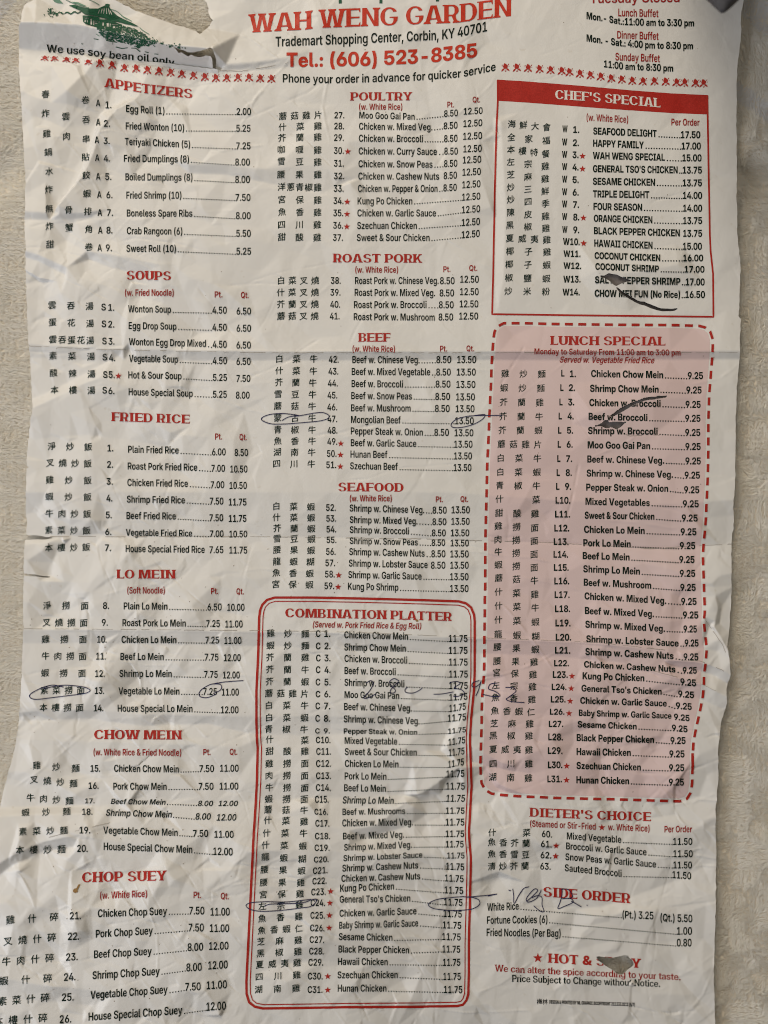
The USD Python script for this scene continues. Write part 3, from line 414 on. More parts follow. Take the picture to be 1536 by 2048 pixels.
for line, a, w in CREASES:
    L = shapely.segmentize(LineString(line), 3.0); c = np.array(L.coords)
    i0, i1 = [int(x) for x in np.clip([(c[:,0].min()-3*w-X0)/G, (c[:,0].max()+3*w-X0)/G+1], 0, gu.shape[1])]
    j0, j1 = [int(x) for x in np.clip([(c[:,1].min()-3*w-Y0)/G, (c[:,1].max()+3*w-Y0)/G+1], 0, gu.shape[0])]
    d, ix = cKDTree(c).query(np.stack([gu[j0:j1, i0:i1], gv[j0:j1, i0:i1]], -1))
    f = ix / max(1, len(c) - 1); mod = .55 + .45 * np.sin(f * 23 + a * 9) * np.sin(f * 7 + 1); mod = mod * np.minimum(1, np.minimum(f, 1 - f) * 10 + .1)
    HF[j0:j1, i0:i1] += a * np.maximum(0, 1 - d / w) * mod
HF = np.maximum(HF, 3.5)
def height(x, y):
    return ndimage.map_coordinates(HF, [(np.asarray(y) - Y0) / G, (np.asarray(x) - X0) / G], order=1, mode='nearest')
def on_sheet(q):
    """where a line of sight through the drawing point q meets the sheet: drawing (u, v) -> plan (x, y) on the sheet"""
    q = np.asarray(q, float).reshape(-1, 2); c = np.array([CU, CV]); p = q.copy()
    for _ in range(7): p = c + (q - c) * (1 - height(p[:, 0], p[:, 1]) / D)[:, None]
    return p
def world(p, lift=0.0):
    """plan points on the sheet -> metres"""
    return np.stack([(p[:, 0] - CU) * S, (CV - p[:, 1]) * S, (height(p[:, 0], p[:, 1]) + lift) * S], 1)

# ------------------------------------------------------------ outline and tears
OUTLINE = [(40,49),(43,30),(47,13),(54,6),(68,0),(100,-14),(200,-16),(228,0),(243,6),(256,13),(270,21),(294,30),(322,40),(340,46),(356,51),(370,55),(382,59),(391,62),(395,65),(400,68),(404,65),(408,61),(414,57),(420,51),(422,46),(425,41),(422,36),(420,31),(418,27),(416,22),(417,17),(415,12),(413,5),(410,0),(414,-40),
 (1494,-40),(1488,0),(1483,22),(1482,66),(1477,117),(1473,164),(1473,255),(1474,328),(1473,401),(1475,474),(1481,525),(1481,536),(1478,628),(1476,632),(1481,638),(1479,719),(1474,773),(1472,828),(1471,901),(1470,974),(1467,1010),(1467,1056),(1464,1068),(1463,1091),(1463,1182),(1460,1240),(1458,1266),(1455,1293),(1458,1315),(1460,1332),(1461,1350),(1453,1377),(1454,1405),(1444,1437),(1437,1492),(1436,1560),(1434,1597),(1431,1619),(1432,1707),(1432,1780),(1430,1853),(1428,1944),(1430,2048),(1430,2150),
 (-90,2150),(-80,1900),(-50,1760),(0,1612),(11,1568),(22,1526),(31,1490),(36,1456),(40,1401),(43,1357),(44,1310),(47,1255),(46,1204),(47,1152),(70,1153),(100,1155),(101,1153),(72,1149),(47,1147),(47,1109),(51,1080),(84,1079),(110,1076),(80,1072),(52,1069),(54,1047),(51,1018),(52,974),(53,937),(58,934),(53,932),(55,901),(58,865),(63,828),(65,813),(62,755),(58,693),(56,675),(53,591),(52,560),(51,500),(49,456),(51,365),(47,292),(42,197),(38,146),(38,47)]
def zo(o, pts, k=K): return [(o[0] + x * k, o[1] + y * k) for x, y in pts]
HOLES = [zo((200,0), [(556,376),(585,372),(640,384),(672,400),(720,402),(775,392),(808,382),(845,366),(858,375),(870,395),(882,430),(888,465),(889,530),(868,530),(862,470),(850,440),(770,438),(690,430),(650,424),(605,406)], 400/1536),
 zo((1180,520), [(148,218),(200,222),(262,184),(330,198),(390,215),(440,240),(500,262),(572,285),(562,300),(500,300),(440,322),(398,345),(362,362),(320,335),(280,290),(230,262),(200,245),(150,240)], 220/1536),
 zo((1180,520), [(376,392),(392,400),(440,440),(500,480),(560,520),(640,558),(700,585),(760,590),(830,625),(920,655),(985,680),(1060,688),(1170,690),(1215,684),(1180,702),(1060,706),(1010,708),(940,690),(840,660),(770,625),(700,612),(620,575),(540,530),(480,490),(420,445)], 220/1536),
 zo((1170,780), [(1466,112),(1330,120),(1210,132),(1080,152),(1000,178),(920,205),(830,245),(740,290),(650,330),(580,385),(520,430),(462,470),(500,478),(560,445),(640,402),(720,358),(810,300),(900,250),(980,215),(1100,182),(1250,155),(1370,140),(1460,128)], 170/1536),
 zo((1170,780), [(175,638),(235,630),(300,600),(350,560),(410,540),(420,565),(440,590),(520,575),(600,575),(690,580),(740,572),(735,590),(690,625),(620,680),(570,708),(520,690),(455,672),(430,695),(370,690),(310,660),(280,645),(235,650),(180,660)], 170/1536),
 zo((1180,1880), [(90,232),(130,226),(180,240),(300,250),(380,240),(440,222),(490,216),(534,222),(540,250),(582,278),(600,320),(608,345),(570,385),(530,410),(500,440),(460,475),(400,482),(350,440),(300,405),(230,360),(180,320),(130,290)], 220/1536),
]
def rough(poly, step=5.0, a=.8, seed=1):
    r = np.random.default_rng(seed); p = np.array(shapely.segmentize(Polygon(poly).exterior, step).coords)[:-1]
    n = np.array([meshkit.noise(np.array([x * .12, y * .12, seed])) - .5 for x, y in p]); m = np.array([meshkit.noise(np.array([x * .12 + 50, y * .12, seed])) - .5 for x, y in p])
    return p + np.stack([n, m], 1) * 2 * a
edge = Polygon(on_sheet(rough(OUTLINE, 5, 1.1, 4))).buffer(0)
holes = [Polygon(on_sheet(rough(h, 3, .7, 9 + i))).buffer(1.3 if i in (2, 3) else .5) for i, h in enumerate(HOLES)]
SHEET = edge.difference(shapely.union_all(holes))
if SHEET.geom_type != 'Polygon': SHEET = max(SHEET.geoms, key=lambda g: g.area)

menu = xform('takeout_menu', label='crumpled torn paper takeout menu with red headings and green dish lists on a fleece blanket', category='menu')
def build_sheet():
    ny, nx = gu.shape
    inside = shapely.contains_xy(SHEET, gu[:-1, :-1] + G / 2, gv[:-1, :-1] + G / 2)
    idx = np.arange(ny * nx).reshape(ny, nx)
    q = np.stack([idx[:-1, :-1], idx[1:, :-1], idx[1:, 1:], idx[:-1, 1:]], -1)[inside]
    used, inv = np.unique(q, return_inverse=True); q = inv.reshape(-1, 4)
    p = np.stack([gu.ravel()[used], gv.ravel()[used]], 1)
    e = np.concatenate([q[:, [0, 1]], q[:, [1, 2]], q[:, [2, 3]], q[:, [3, 0]]])
    key = np.sort(e, 1); _, first, cnt = np.unique(key, axis=0, return_index=True, return_counts=True)
    be = e[first[cnt == 1]]; b = np.unique(be)
    near = shapely.line_interpolate_point(SHEET.boundary, shapely.line_locate_point(SHEET.boundary, shapely.points(p[b])))
    p[b] = np.stack([shapely.get_x(near), shapely.get_y(near)], 1)
    v = world(p)
    low = np.full(len(p), -1); low[b] = len(p) + np.arange(len(b))
    v = np.vstack([v, v[b] - [0, 0, .8 * S]])
    skirt = np.stack([be[:, 1], be[:, 0], low[be[:, 0]], low[be[:, 1]]], 1)
    return v, np.vstack([q, skirt])
sheet_v, sheet_q = build_sheet()
obj('paper_sheet', (sheet_v, sheet_q), M_paper, menu, smooth=35)

# sheets added under the rips, shade of the gaps put into their dark colour
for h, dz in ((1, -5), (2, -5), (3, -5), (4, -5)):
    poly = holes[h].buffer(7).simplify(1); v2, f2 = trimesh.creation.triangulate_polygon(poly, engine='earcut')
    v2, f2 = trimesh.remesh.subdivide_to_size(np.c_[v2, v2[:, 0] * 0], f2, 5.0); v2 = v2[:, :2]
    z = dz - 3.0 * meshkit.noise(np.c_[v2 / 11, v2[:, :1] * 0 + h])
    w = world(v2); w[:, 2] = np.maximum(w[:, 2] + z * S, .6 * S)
    obj('rip_shade_sheet', (w, f2), M_rip_shade, menu, smooth=True, label='dark sheet added under a rip in the right column, shade put into its colour')

# the folded edge by the big tear, standing a little proud of the slope behind it
U = np.array(shapely.segmentize(LineString([(286,122.5),(300,124),(330,127.5),(360,131.5),(400,136.5),(436,140.5)]), 3).coords); n_ = len(U); t_ = np.linspace(0, 1, n_); r7 = np.random.default_rng(3)
jag = np.array([meshkit.noise(np.array([i * .35, 0, 5])) - .5 for i in range(n_)])
rows_ = [np.c_[U[:, 0], U[:, 1] + jag * 1.6], np.c_[U[:, 0], U[:, 1] + 2.5], np.c_[U[:, 0], U[:, 1] + 6.5]]
w_ = np.vstack([world(on_sheet(r)) for r in rows_]); w_[:, 2] += np.concatenate([4.2 * np.minimum(1, t_ * 5) + .3, 3.6 * np.minimum(1, t_ * 5) + .3, t_ * 0 + .25]) * S
i_ = np.arange(n_ - 1); obj('folded_edge', (w_, np.vstack([np.stack([i_ + k, i_ + n_ + k, i_ + n_ + 1 + k, i_ + 1 + k], 1) for k in (0, n_)])), M_paper, menu, smooth=True)
E_ = np.array(shapely.segmentize(LineString(zo((200,0), [(560,380),(605,408),(650,426),(690,432),(770,440),(850,444),(864,472),(870,530)], 400/1536)), 3).coords); n_ = len(E_)
jag = np.array([meshkit.noise(np.array([i * .4, 0, 8])) for i in range(n_)])
w_ = np.vstack([world(on_sheet(E_ + [0, 5.0])), world(on_sheet(E_ + [0, 1.0])), world(on_sheet(E_ - np.c_[jag * 0, jag * 4]))]); w_[:, 2] += np.concatenate([jag * 0 + .3, 2 + jag * 2, 3.5 + jag * 3]) * S
i_ = np.arange(n_ - 1); obj('torn_edge', (w_, np.vstack([np.stack([i_ + k, i_ + 1 + k, i_ + n_ + 1 + k, i_ + n_ + k], 1) for k in (0, n_)])), M_paper, menu, smooth=True)

# ------------------------------------------------------------ lettering
FD = glob.glob('/opt/blender-*/*/datafiles/fonts')[0]
def font_of(style):
    f = ImageFont.truetype(FD + ('/Noto Sans CJK Regular.woff2' if style == 'zh' else '/Inter.woff2'), 96 if style == 'zh' else 132)
    if style != 'zh': f.set_variation_by_axes([{'reg': 18, 'wide': 18}.get(style, 32), {'reg': 640, 'wide': 600, 'bold': 800, 'serif': 860, 'title': 800, 'roman': 620}[style]])
    return f
FONTS, GL = {}, {}
CAPPX = 96.0
def thin(on, k):
    out = on.copy()
    for d in range(1, k + 1):
        out[d:] &= on[:-d]; out[:-d] &= on[d:]
    return out
def trace(on, tol):
    on = np.pad(on, ((0, 0), (1, 1))).astype(np.int8)
    r, s = np.nonzero(np.diff(on, axis=1) == 1); e = np.nonzero(np.diff(on, axis=1) == -1)[1]
    return shapely.union_all(shapely.box(s, -r - 1, e, -r)).buffer(.7).buffer(-.7).simplify(tol)
def serifs(shape, ch, h, w, k=1.0):
    """feet and heads on the stems of a letter standing on y = 0, h tall"""
    add, t = [], h * .055
    for y in (0.0, h):
        s = 1 if y == 0 else -1
        row = shape.intersection(LineString([(-50, y + s * h * .03), (500, y + s * h * .03)])); row2 = shape.intersection(LineString([(-50, y + s * h * .16), (500, y + s * h * .16)]))
        runs = [g.bounds for g in getattr(row, 'geoms', [row]) if not g.is_empty]; runs2 = [g.bounds for g in getattr(row2, 'geoms', [row2]) if not g.is_empty]
        for a, _, b, _ in runs:
            m = [r for r in runs2 if abs((r[0] + r[2]) / 2 - (a + b) / 2) < h * .14 and .8 < (r[2] - r[0]) / max(b - a, 1) < 1.25]
            e = h * .085 * k
            if m and b - a < h * .4: add.append(Polygon([(a - e, y), (b + e, y), (b + e, y + s * t), (b, y + s * t * 2.2), (a, y + s * t * 2.2), (a - e, y + s * t)]))
            elif ch in 'EFBDPRLT' and b - a >= h * .22 and (ch != 'T' or s > 0) and not (ch in 'FPRT' and y == 0): add.append(box(a - e, min(y, y + s * t), a + e, max(y, y + s * t)))
            if ch in 'EFLTZ' and b - a >= h * .3:
                for x, d in ((b, -1),) + (((a, 1),) if ch in 'TZ' else ()):
                    if ch == 'Z' and (x == a) != (y == h): continue
                    add.append(Polygon([(x, y), (x, y + s * h * .24), (x + d * h * .05, y + s * h * .20), (x + d * h * .12, y)]))
    return shapely.union_all([shape] + [g.buffer(0) for g in add])
def glyph(ch, style):
    """(vertices in cap heights, triangles, advance) of one character"""
    if (ch, style) in GL: return GL[ch, style]
    if style not in FONTS: FONTS[style] = font_of(style)
    f = FONTS[style]; adv = f.getlength(ch) / CAPPX
    if ch == ' ': GL[ch, style] = (None, None, adv); return GL[ch, style]
    x0, y0, x1, y1 = f.getbbox(ch, anchor='ls')
    im = Image.new('L', (x1 - x0 + 12, y1 - y0 + 12)); ImageDraw.Draw(im).text((6 - x0, 6 - y0), ch, 255, f, anchor='ls')
    on = np.asarray(im) > 127
    fancy = style in ('serif', 'title', 'roman')
    if fancy and ch not in ".,'&()": on = thin(on, {'serif': 7, 'title': 6, 'roman': 2}[style])
    shape = affinity.translate(trace(on, .9 if style != 'zh' else 1.9), x0 - 6, 6 - y0)
    if style == 'zh': shape = affinity.affine_transform(affinity.translate(shape, -48, -36), [1 / 96, 0, .11 / 96, 1 / 96, 0, 0]).buffer(.008)
    else:
        if fancy:
            kk = {'serif': 7, 'title': 6, 'roman': 2}[style]
            if ch.isalpha() and ch.isupper():
                b = shape.bounds; shape = affinity.scale(shape, 1, CAPPX / max(b[3] - b[1], 1), origin=(0, b[1])); shape = affinity.translate(shape, 0, -b[1])
                if ch not in 'COGSQ&': shape = serifs(shape, ch, CAPPX, adv, 1.0 if style != 'roman' else .8)
            elif ch.isalpha() and ch in 'hiklmnr': shape = serifs(affinity.translate(shape, 0, -shape.bounds[1]), ch, CAPPX, adv, .7)
        shape = affinity.scale(shape, 1 / CAPPX, 1 / CAPPX, origin=(0, 0))
    vs, fs, n = [], [], 0
    for g in getattr(shape, 'geoms', [shape]):
        if g.geom_type != 'Polygon' or g.area < 1e-5: continue
        v, t = trimesh.creation.triangulate_polygon(g, engine='earcut'); vs.append(v); fs.append(t + n); n += len(v)
    v, t = np.vstack(vs), np.vstack(fs)
    size = {'title': .14, 'serif': .38, 'zh': .6}.get(style, .42)
    v, t = trimesh.remesh.subdivide_to_size(np.c_[v, v[:, 0] * 0], t, size)
    GL[ch, style] = (v[:, :2], t, adv); return GL[ch, style]
class Print:
    """flat print, gathered in drawing units and laid on the sheet"""
    def __init__(s): s.v, s.f, s.n, s.plan = [], [], 0, False
    def add(s, v, f):
        s.v.append(np.asarray(v, float)); s.f.append(np.asarray(f) + s.n); s.n += len(v)
    def poly(s, g, size=7):
        for p in getattr(g, 'geoms', [g]):
            if p.geom_type != 'Polygon' or p.area < .05: continue
            v, f = trimesh.creation.triangulate_polygon(p, engine='earcut')
            v, f = trimesh.remesh.subdivide_to_size(np.c_[v, v[:, 0] * 0], f, size, max_iter=14); s.add(v[:, :2], f)
    def text(s, text, base, cap, style, it=0.0, sx=None):
        """along the base line (drawing points); fitted to its length unless sx is given, when the last point only gives the slope"""
        base = np.array(base, float); w = sum(glyph(c, style)[2] for c in text)
        last = glyph(text[-1], style); first = glyph(text[0], style)
        l0 = first[0][:, 0].min() if first[0] is not None else 0; r0 = last[2] - last[0][:, 0].max()
        k = sx * cap if sx else (base[-1, 0] - base[0, 0]) / (w - l0 - r0)
        x = base[0, 0] - l0 * k
        for c in text:
            v, f, a = glyph(c, style)
            if v is not None:
                px = x + v[:, 0] * k; mid = x + a * k / 2
                py = np.interp(px, base[:, 0], base[:, 1])
                lo, hi = base[0], base[-1]
                s.add(np.stack([px + it * v[:, 1] * cap, py - v[:, 1] * cap], 1), f)
            x += a * k
        return s
    def area(s, poly):
        """a tinted area, on the very cells of the sheet"""
        poly = Polygon(on_sheet(shapely.segmentize(poly, 4).exterior.coords)).buffer(0)
        ins = shapely.contains_xy(poly, gu[:-1, :-1] + G / 2, gv[:-1, :-1] + G / 2); ids = np.arange(gu.size).reshape(gu.shape)
        q = np.stack([ids[:-1, :-1], ids[1:, :-1], ids[1:, 1:], ids[:-1, 1:]], -1)[ins]; used, inv = np.unique(q, return_inverse=True); q = inv.reshape(-1, 4)
        p = np.stack([gu.ravel()[used], gv.ravel()[used]], 1)
        e = np.sort(np.concatenate([q[:, [0, 1]], q[:, [1, 2]], q[:, [2, 3]], q[:, [3, 0]]]), 1); u_, c_ = np.unique(e, axis=0, return_counts=True); b = np.unique(u_[c_ == 1])
        near = shapely.line_interpolate_point(poly.exterior, shapely.line_locate_point(poly.exterior, shapely.points(p[b]))); p[b] = np.stack([shapely.get_x(near), shapely.get_y(near)], 1)
        s.plan = True; s.add(p, np.vstack([q[:, [0, 1, 2]], q[:, [0, 2, 3]]])); return s
    def strip(s, line, width, closed=False, g=4.0):
        p = np.array(shapely.segmentize(LineString(line), g).coords)
        t = np.roll(p, -1, 0) - np.roll(p, 1, 0) if closed else np.gradient(p, axis=0)
        if closed and np.allclose(p[0], p[-1]): p = p[:-1]; t = np.roll(p, -1, 0) - np.roll(p, 1, 0)
        nrm = np.stack([-t[:, 1], t[:, 0]], 1) / np.linalg.norm(t, axis=1, keepdims=True) * width / 2; n = len(p)
        i = np.arange(n if closed else n - 1); j = (i + 1) % n
        s.add(np.vstack([p - nrm, p, p + nrm]), np.vstack([np.stack(x, 1) for k in (0, n) for x in ((i + k, j + k, j + n + k), (i + k, j + n + k, i + n + k))])); return s
    def stroke(s, line, width, size=6):
        s.poly(LineString(line).buffer(width / 2, cap_style=1), size); return s
    def lay(s, name, mat, lift=.45, parent=None, clip=True, **kw):
        if not s.v: return None
        v, f = np.vstack(s.v), np.vstack(s.f)
        p = v if s.plan else on_sheet(v); c = p[f].mean(1)
        keep = shapely.contains_xy(SHEET, c[:, 0], c[:, 1]); f = f[keep]
        a = np.cross(p[f[:, 1]] - p[f[:, 0]], p[f[:, 2]] - p[f[:, 0]]); f = np.where((a > 0)[:, None], f[:, ::-1], f)
        if not len(f): return None
        used, inv = np.unique(f, return_inverse=True)
        w = world(p[used], lift)
        if not s.plan:   # clear of the sharp folds under it
            z = np.max([height(p[used][:, 0] + a, p[used][:, 1] + b) for a in (-2.4, 0, 2.4) for b in (-2.4, 0, 2.4)], 0); w[:, 2] = (np.minimum(z, height(p[used][:, 0], p[used][:, 1]) + 1.1) + lift) * S
        return obj(name, (w, inv.reshape(-1, 3)), mat, parent or menu, smooth=s.plan and 35, **kw)
def at(o, x, y): return (o[0] + x * K, o[1] + y * K)
def star_pts(cx, cy, r):
    return [(cx + (r if i % 2 == 0 else r * .40) * math.sin(i * math.pi / 5), cy - (r if i % 2 == 0 else r * .40) * math.cos(i * math.pi / 5)) for i in range(10)]
def curve(pts, n=10):
    p = np.array(pts, float); p = np.vstack([2 * p[0] - p[1], p, 2 * p[-1] - p[-2]]); out = []
    for i in range(1, len(p) - 2):
        t = np.linspace(0, 1, n, endpoint=False)[:, None]; a, b, c, d = p[i - 1:i + 3]
        out.append(.5 * (2 * b + (c - a) * t + (2 * a - 5 * b + 4 * c - d) * t ** 2 + (3 * b - a - 3 * c + d) * t ** 3))
    return np.vstack(out + [p[-2:-1]])

# tinted ground of the lunch box and the band of the chef's box
LD = [zo((976,500), [(30,480),(36,447),(52,420),(85,402),(200,402),(400,407),(700,410),(1000,412),(1155,416),(1190,425),(1218,448),(1232,490),(1231,560),(1225,640),(1213,790),(1208,930),(1208,1100),(1205,1240),(1200,1350)]),
      zo((976,1000), [(1198,0),(1195,90),(1190,160),(1182,235),(1178,305),(1180,375),(1183,450),(1185,525),(1188,600),(1184,670),(1190,740),(1199,815),(1194,887),(1184,950),(1183,1020),(1175,1090),(1161,1163),(1150,1210),(1138,1265),(1127,1322),(1122,1390),(1122,1470)]),
      zo((976,1488), [(1121,50),(1121,130),(1119,210),(1112,265),(1090,300),(1050,314),(960,311),(700,303),(390,296),(165,286)]),
      zo((480,1488), [(1450,280),(1380,272),(1345,252),(1325,215),(1320,170),(1318,100)]),
      zo((480,980), [(1318,1500),(1320,1430),(1323,1360),(1325,1290),(1325,1215),(1327,1150),(1332,1080),(1337,1020),(1340,930),(1340,830),(1341,750),(1342,680),(1342,600),(1345,530),(1345,400),(1346,250),(1349,115)]),
      zo((500,480), [(1295,1480),(1297,1410),(1298,1340),(1300,1270),(1302,1195),(1306,1130),(1309,1060),(1312,980),(1316,900),(1319,835),(1323,760),(1325,680),(1330,605)])]
dash_line = sum(LD, []); ring = Polygon(dash_line)
pr = Print(); pr.area(ring.buffer(-5.5).simplify(.2)); pr.lay('pink_tint', M_pink, .22)
ringline = LineString(dash_line + dash_line[:1]); nd = round(ringline.length / 26.6)
for i in range(nd):
    a = i / nd; seg = shapely.ops.substring(ringline, a, a + .60 / nd, normalized=True)
    pr = Print(); pr.strip(list(seg.coords), 5.2); pr.lay('border_dash', M_red, .5)
C = (976, 0)
pr = Print(); pr.area(Polygon(zo(C, [(49,437),(200,446),(500,470),(800,497),(1000,512),(1208,522),(1206,628),(1000,620),(700,600),(400,577),(200,562),(55,553)]))); pr.lay('heading_band', M_red, .25)
box_line = zo(C, [(53,440),(54,553),(46,700),(38,1000),(31,1350)]) + zo((976,500), [(27,180),(22,352),(300,356),(600,360),(900,363),(1236,367),(1234,130),(1220,0)]) + zo(C, [(1217,1300),(1209,900),(1203,525)])
pr = Print(); pr.strip(box_line, 3.6); pr.lay('box_border', M_red, .4)
CO = zo((480,980), [(90,1270),(90,1100),(100,900),(103,770),(105,700),(110,660),(122,630),(148,603),(190,590),(400,590),(700,596),(1000,604),(1200,611),(1240,622),(1268,645),(1284,685),(1287,720),(1287,1000),(1283,1100),(1275,1180),(1268,1250),(1262,1350)]) + zo((480,1488), [(1262,0),(1265,100),(1270,230),(1264,330),(1256,480),(1258,530),(1266,620),(1265,700),(1260,900),(1255,1100),(1255,1250),(1252,1370),(1242,1405),(1222,1430),(1190,1437),(900,1441),(600,1443),(300,1448),(125,1450),(80,1440),(50,1415),(36,1370),(35,1300),(45,1100),(55,900),(65,700),(75,500),(85,350),(93,200),(97,20)]) + zo((480,980), [(93,1370)])
combo = Polygon(CO).buffer(0)
pr = Print(); pr.strip(list(combo.exterior.coords), 4.8, True); pr.lay('box_border', M_red, .4)
inn = combo.buffer(-7.6); pr = Print(); pr.strip(list(inn.exterior.coords), 1.9, True); pr.lay('box_border', M_red, .4)

# dish rows
COND = .80
for r in ROWS:
    o, cap, st = r['o'], r['cap'] * K * 1.05, 'bold' if r['bold'] else 'reg'; P = lambda x, y: at(o, x, y)
    pr = Print(); x0, y0, x1, y1 = r['b']
    pr.text(r['name'], [P(x0, y0), P(x1, y1)], cap, st, r['it'])
    if r['num']:
        a0, b0, a1, b1 = r['n']; bits = r['num'].split()
        pts_ = [P(a0, b0), P(a1, b1)]
        if len(bits) == 2:
            w = 30 if bits[0] not in 'WL' else (34 if bits[0] == 'W' else 22)
            pr.text(bits[0], [P(a0, b0), P(a0 + w * .82, b0)], cap * .96, st); pr.text(bits[1], [P(a1 - 33, b1), P(a1, b1)], cap * .96, st)
        else: pr.text(bits[0], pts_, cap * .96, st)
    px, py = x1, y1
    for t, a, b, ya, yb in r['prices']:
        pr.text(t, [P(a, ya), P(b, yb)], cap, st, r['it'])
    a, ya = r['prices'][0][1], r['prices'][0][3]
    n = int((a - 7 - (x1 + 6)) / 14.2)
    for i in range(n + 1 if n >= 1 else 0):
        f = (i + .5) / (n + .6); cx, cy = P(x1 + 6 + (a - 5 - x1 - 6) * f, y1 + (ya - y1) * f - 2.6)
        rr = 1.3 if not r['bold'] else 1.5
        pr.add([(cx + rr * math.cos(q * math.pi / 3), cy + rr * math.sin(q * math.pi / 3)) for q in range(6)], [(0, q, q + 1) for q in range(1, 5)])
    line = pr.lay('menu_line', M_dark)
    if r['star'] and line:
        pr = Print(); cx, cy = P(*r['star']); pr.poly(Polygon(star_pts(cx, cy, 6.8)), 5); pr.lay('star', M_red, .5, line)
    if r['zh'] and line:
        pr = Print(); n = len(r['zh']); ax, ay, bx, by = r['z']
        for i, c in enumerate(r['zh']):
            v, f, _ = glyph(c, 'zh'); t = i / max(1, n - 1); cx, cy = P(ax + (bx - ax) * t, ay + (by - ay) * t)
            sz = 16.6 * (r['cap'] / 37 if r['cap'] > 38 else 1); pr.add(np.stack([cx + v[:, 0] * sz, cy - v[:, 1] * sz], 1), f)
        pr.lay('chinese_characters', M_zh, .45, line)
for t in TEXTS:
    pr = Print(); pr.text(t['text'], [at(t['o'], *p) for p in t['pts']], t['cap'] * K, t['style'], t['it'])
    pr.lay(t['kind'], INK[t['ink']], .55)
pr = Print()
for i, c in enumerate('梅林'):
    v, f, _ = glyph(c, 'zh'); cx, cy = at((976, 1488), 282 + i * 30, 1411 + i * 2); pr.add(np.stack([cx + v[:, 0] * 11, cy - v[:, 1] * 12], 1), f)
pr.lay('printer_credit', M_black, .5)
for o, x, y, rad in STARS:
    pr = Print(); cx, cy = at(o, x, y); pr.poly(Polygon(star_pts(cx, cy, rad * K)), 5); pr.lay('star', M_red, .5)
# the feet of the cut-off line at the very top
for x in (495, 718, 1028):
    pr = Print(); cx, _ = at((500, 0), x, 0); pr.poly(box(cx - 3, -20, cx + 3, 7 if x < 1000 else 3), 6); pr.lay('letter_foot', M_green, .5)
# the row of little flowers
FL = [[(-3,-24),(4,-19),(15,-10),(13,0),(8,6),(1,8),(-8,5),(-12,-4),(-9,-14)], [(-3,6),(-8,14),(-14,19),(-23,22),(-19,12),(-12,6)], [(5,6),(13,6),(20,12),(23,22),(14,18),(8,13)], [(1,9),(4,12),(6,20),(1,24),(-4,20),(-2,15),(0,20),(3,17)], [(16,-18),(21,-20),(20,-13),(16,-12)], [(-18,-14),(-14,-16),(-15,-8),(-18,-6)], [(20,-8),(24,-6),(19,-3)], [(-9,8),(-6,10),(-10,12)]]
for o, cs in FLOWERS:
    for i, (x, y) in enumerate(cs):
        pr = Print(); cx, cy = at(o, x, y); a = random.uniform(-.12, .12); sq = .62 if o == (0, 0) and i < 5 else 1.0
        for p in FL: pr.poly(Polygon([(cx + K * (px * math.cos(a) - py * math.sin(a)), cy + K * sq * (px * math.sin(a) + py * math.cos(a))) for px, py in p]).buffer(0), 6)
        pr.lay('flower_ornament', M_red, .5)
# the small landscape with a roofed hall
Z = (80, 0); kz = 320 / 1536; zz = lambda p: zo(Z, p, kz)
r2 = np.random.default_rng(5)
roof = Polygon(zz([(278,55),(330,50),(400,70),(480,85),(560,85),(610,62),(632,52),(626,42),(650,38),(672,46),(664,62),(690,105),(740,150),(800,185),(880,220),(952,258),(900,250),(820,232),(740,210),(690,205),(640,182),(560,162),(500,150),(430,140),(390,105),(330,80)])).buffer(0)
slits = [LineString(zz(s)).buffer(.9) for s in ([(598,88),(588,128)],[(618,82),(612,132)],[(640,80),(642,135)],[(656,82),(668,138)],[(574,98),(560,130)],[(672,100),(690,140)])]
pr = Print(); pr.poly(roof.difference(shapely.union_all(slits)), 6)
wall = Polygon(zz([(410,150),(500,155),(580,172),(700,205),(790,240),(785,300),(700,300),(640,290),(540,262),(440,232),(415,210)]))
gaps = [box(*(lambda c: (c[0][0], c[0][1], c[1][0], c[1][1]))(zz([(x, y), (x + w, y + h)]))) for x, y, w, h in [(498,118,14,40),(484,180,18,60),(512,195,10,50),(530,198,26,10),(528,220,24,12),(570,180,60,9),(575,165,70,12),(640,220,22,40),(600,215,14,34),(670,225,12,34),(690,232,60,8),(700,250,24,26),(735,255,10,36),(430,172,40,8),(428,190,12,24),(452,192,10,26),(620,255,10,26),(760,250,16,30),(560,210,18,8),(665,175,14,18),(690,182,12,18)]]
pr.poly(wall.difference(shapely.union_all(gaps)), 6)
scen = Polygon(zz([(540,258),(650,282),(800,248),(900,282),(1000,322),(1045,372),(1130,385),(1120,430),(1000,448),(950,462),(850,425),(720,402),(640,385),(575,330)]))
n = 0
blobs = []
while n < 640:
    x, y = zz([(r2.uniform(540, 1130), r2.uniform(248, 465))])[0]
    if scen.contains(Point(x, y)): blobs.append(affinity.rotate(affinity.scale(Point(x, y).buffer(1, 3), r2.uniform(.8, 3.4), r2.uniform(.5, 1.2)), r2.uniform(-15, 60))); n += 1
for cx, cy, rr, m in ((118,125,42,34),(165,140,26,14),(1090,388,28,16),(1180,415,24,10),(1260,440,30,14),(1340,452,34,16)):
    for _ in range(m): blobs.append(affinity.rotate(affinity.scale(Point(*zz([(cx + r2.normal(0, rr * .55), cy + r2.normal(0, rr * .42))])[0]).buffer(1, 3), r2.uniform(.8, 2.0), r2.uniform(.6, 1.2)), r2.uniform(0, 90)))
for x in np.arange(180, 400, 9): blobs.append(affinity.scale(Point(*zz([(x, 128 + 8 * math.sin(x * .09) - max(0, x - 300) * .12)])[0]).buffer(1, 3), r2.uniform(.8, 1.9), r2.uniform(.7, 1.7)))
pr.poly(shapely.union_all(blobs), 6)
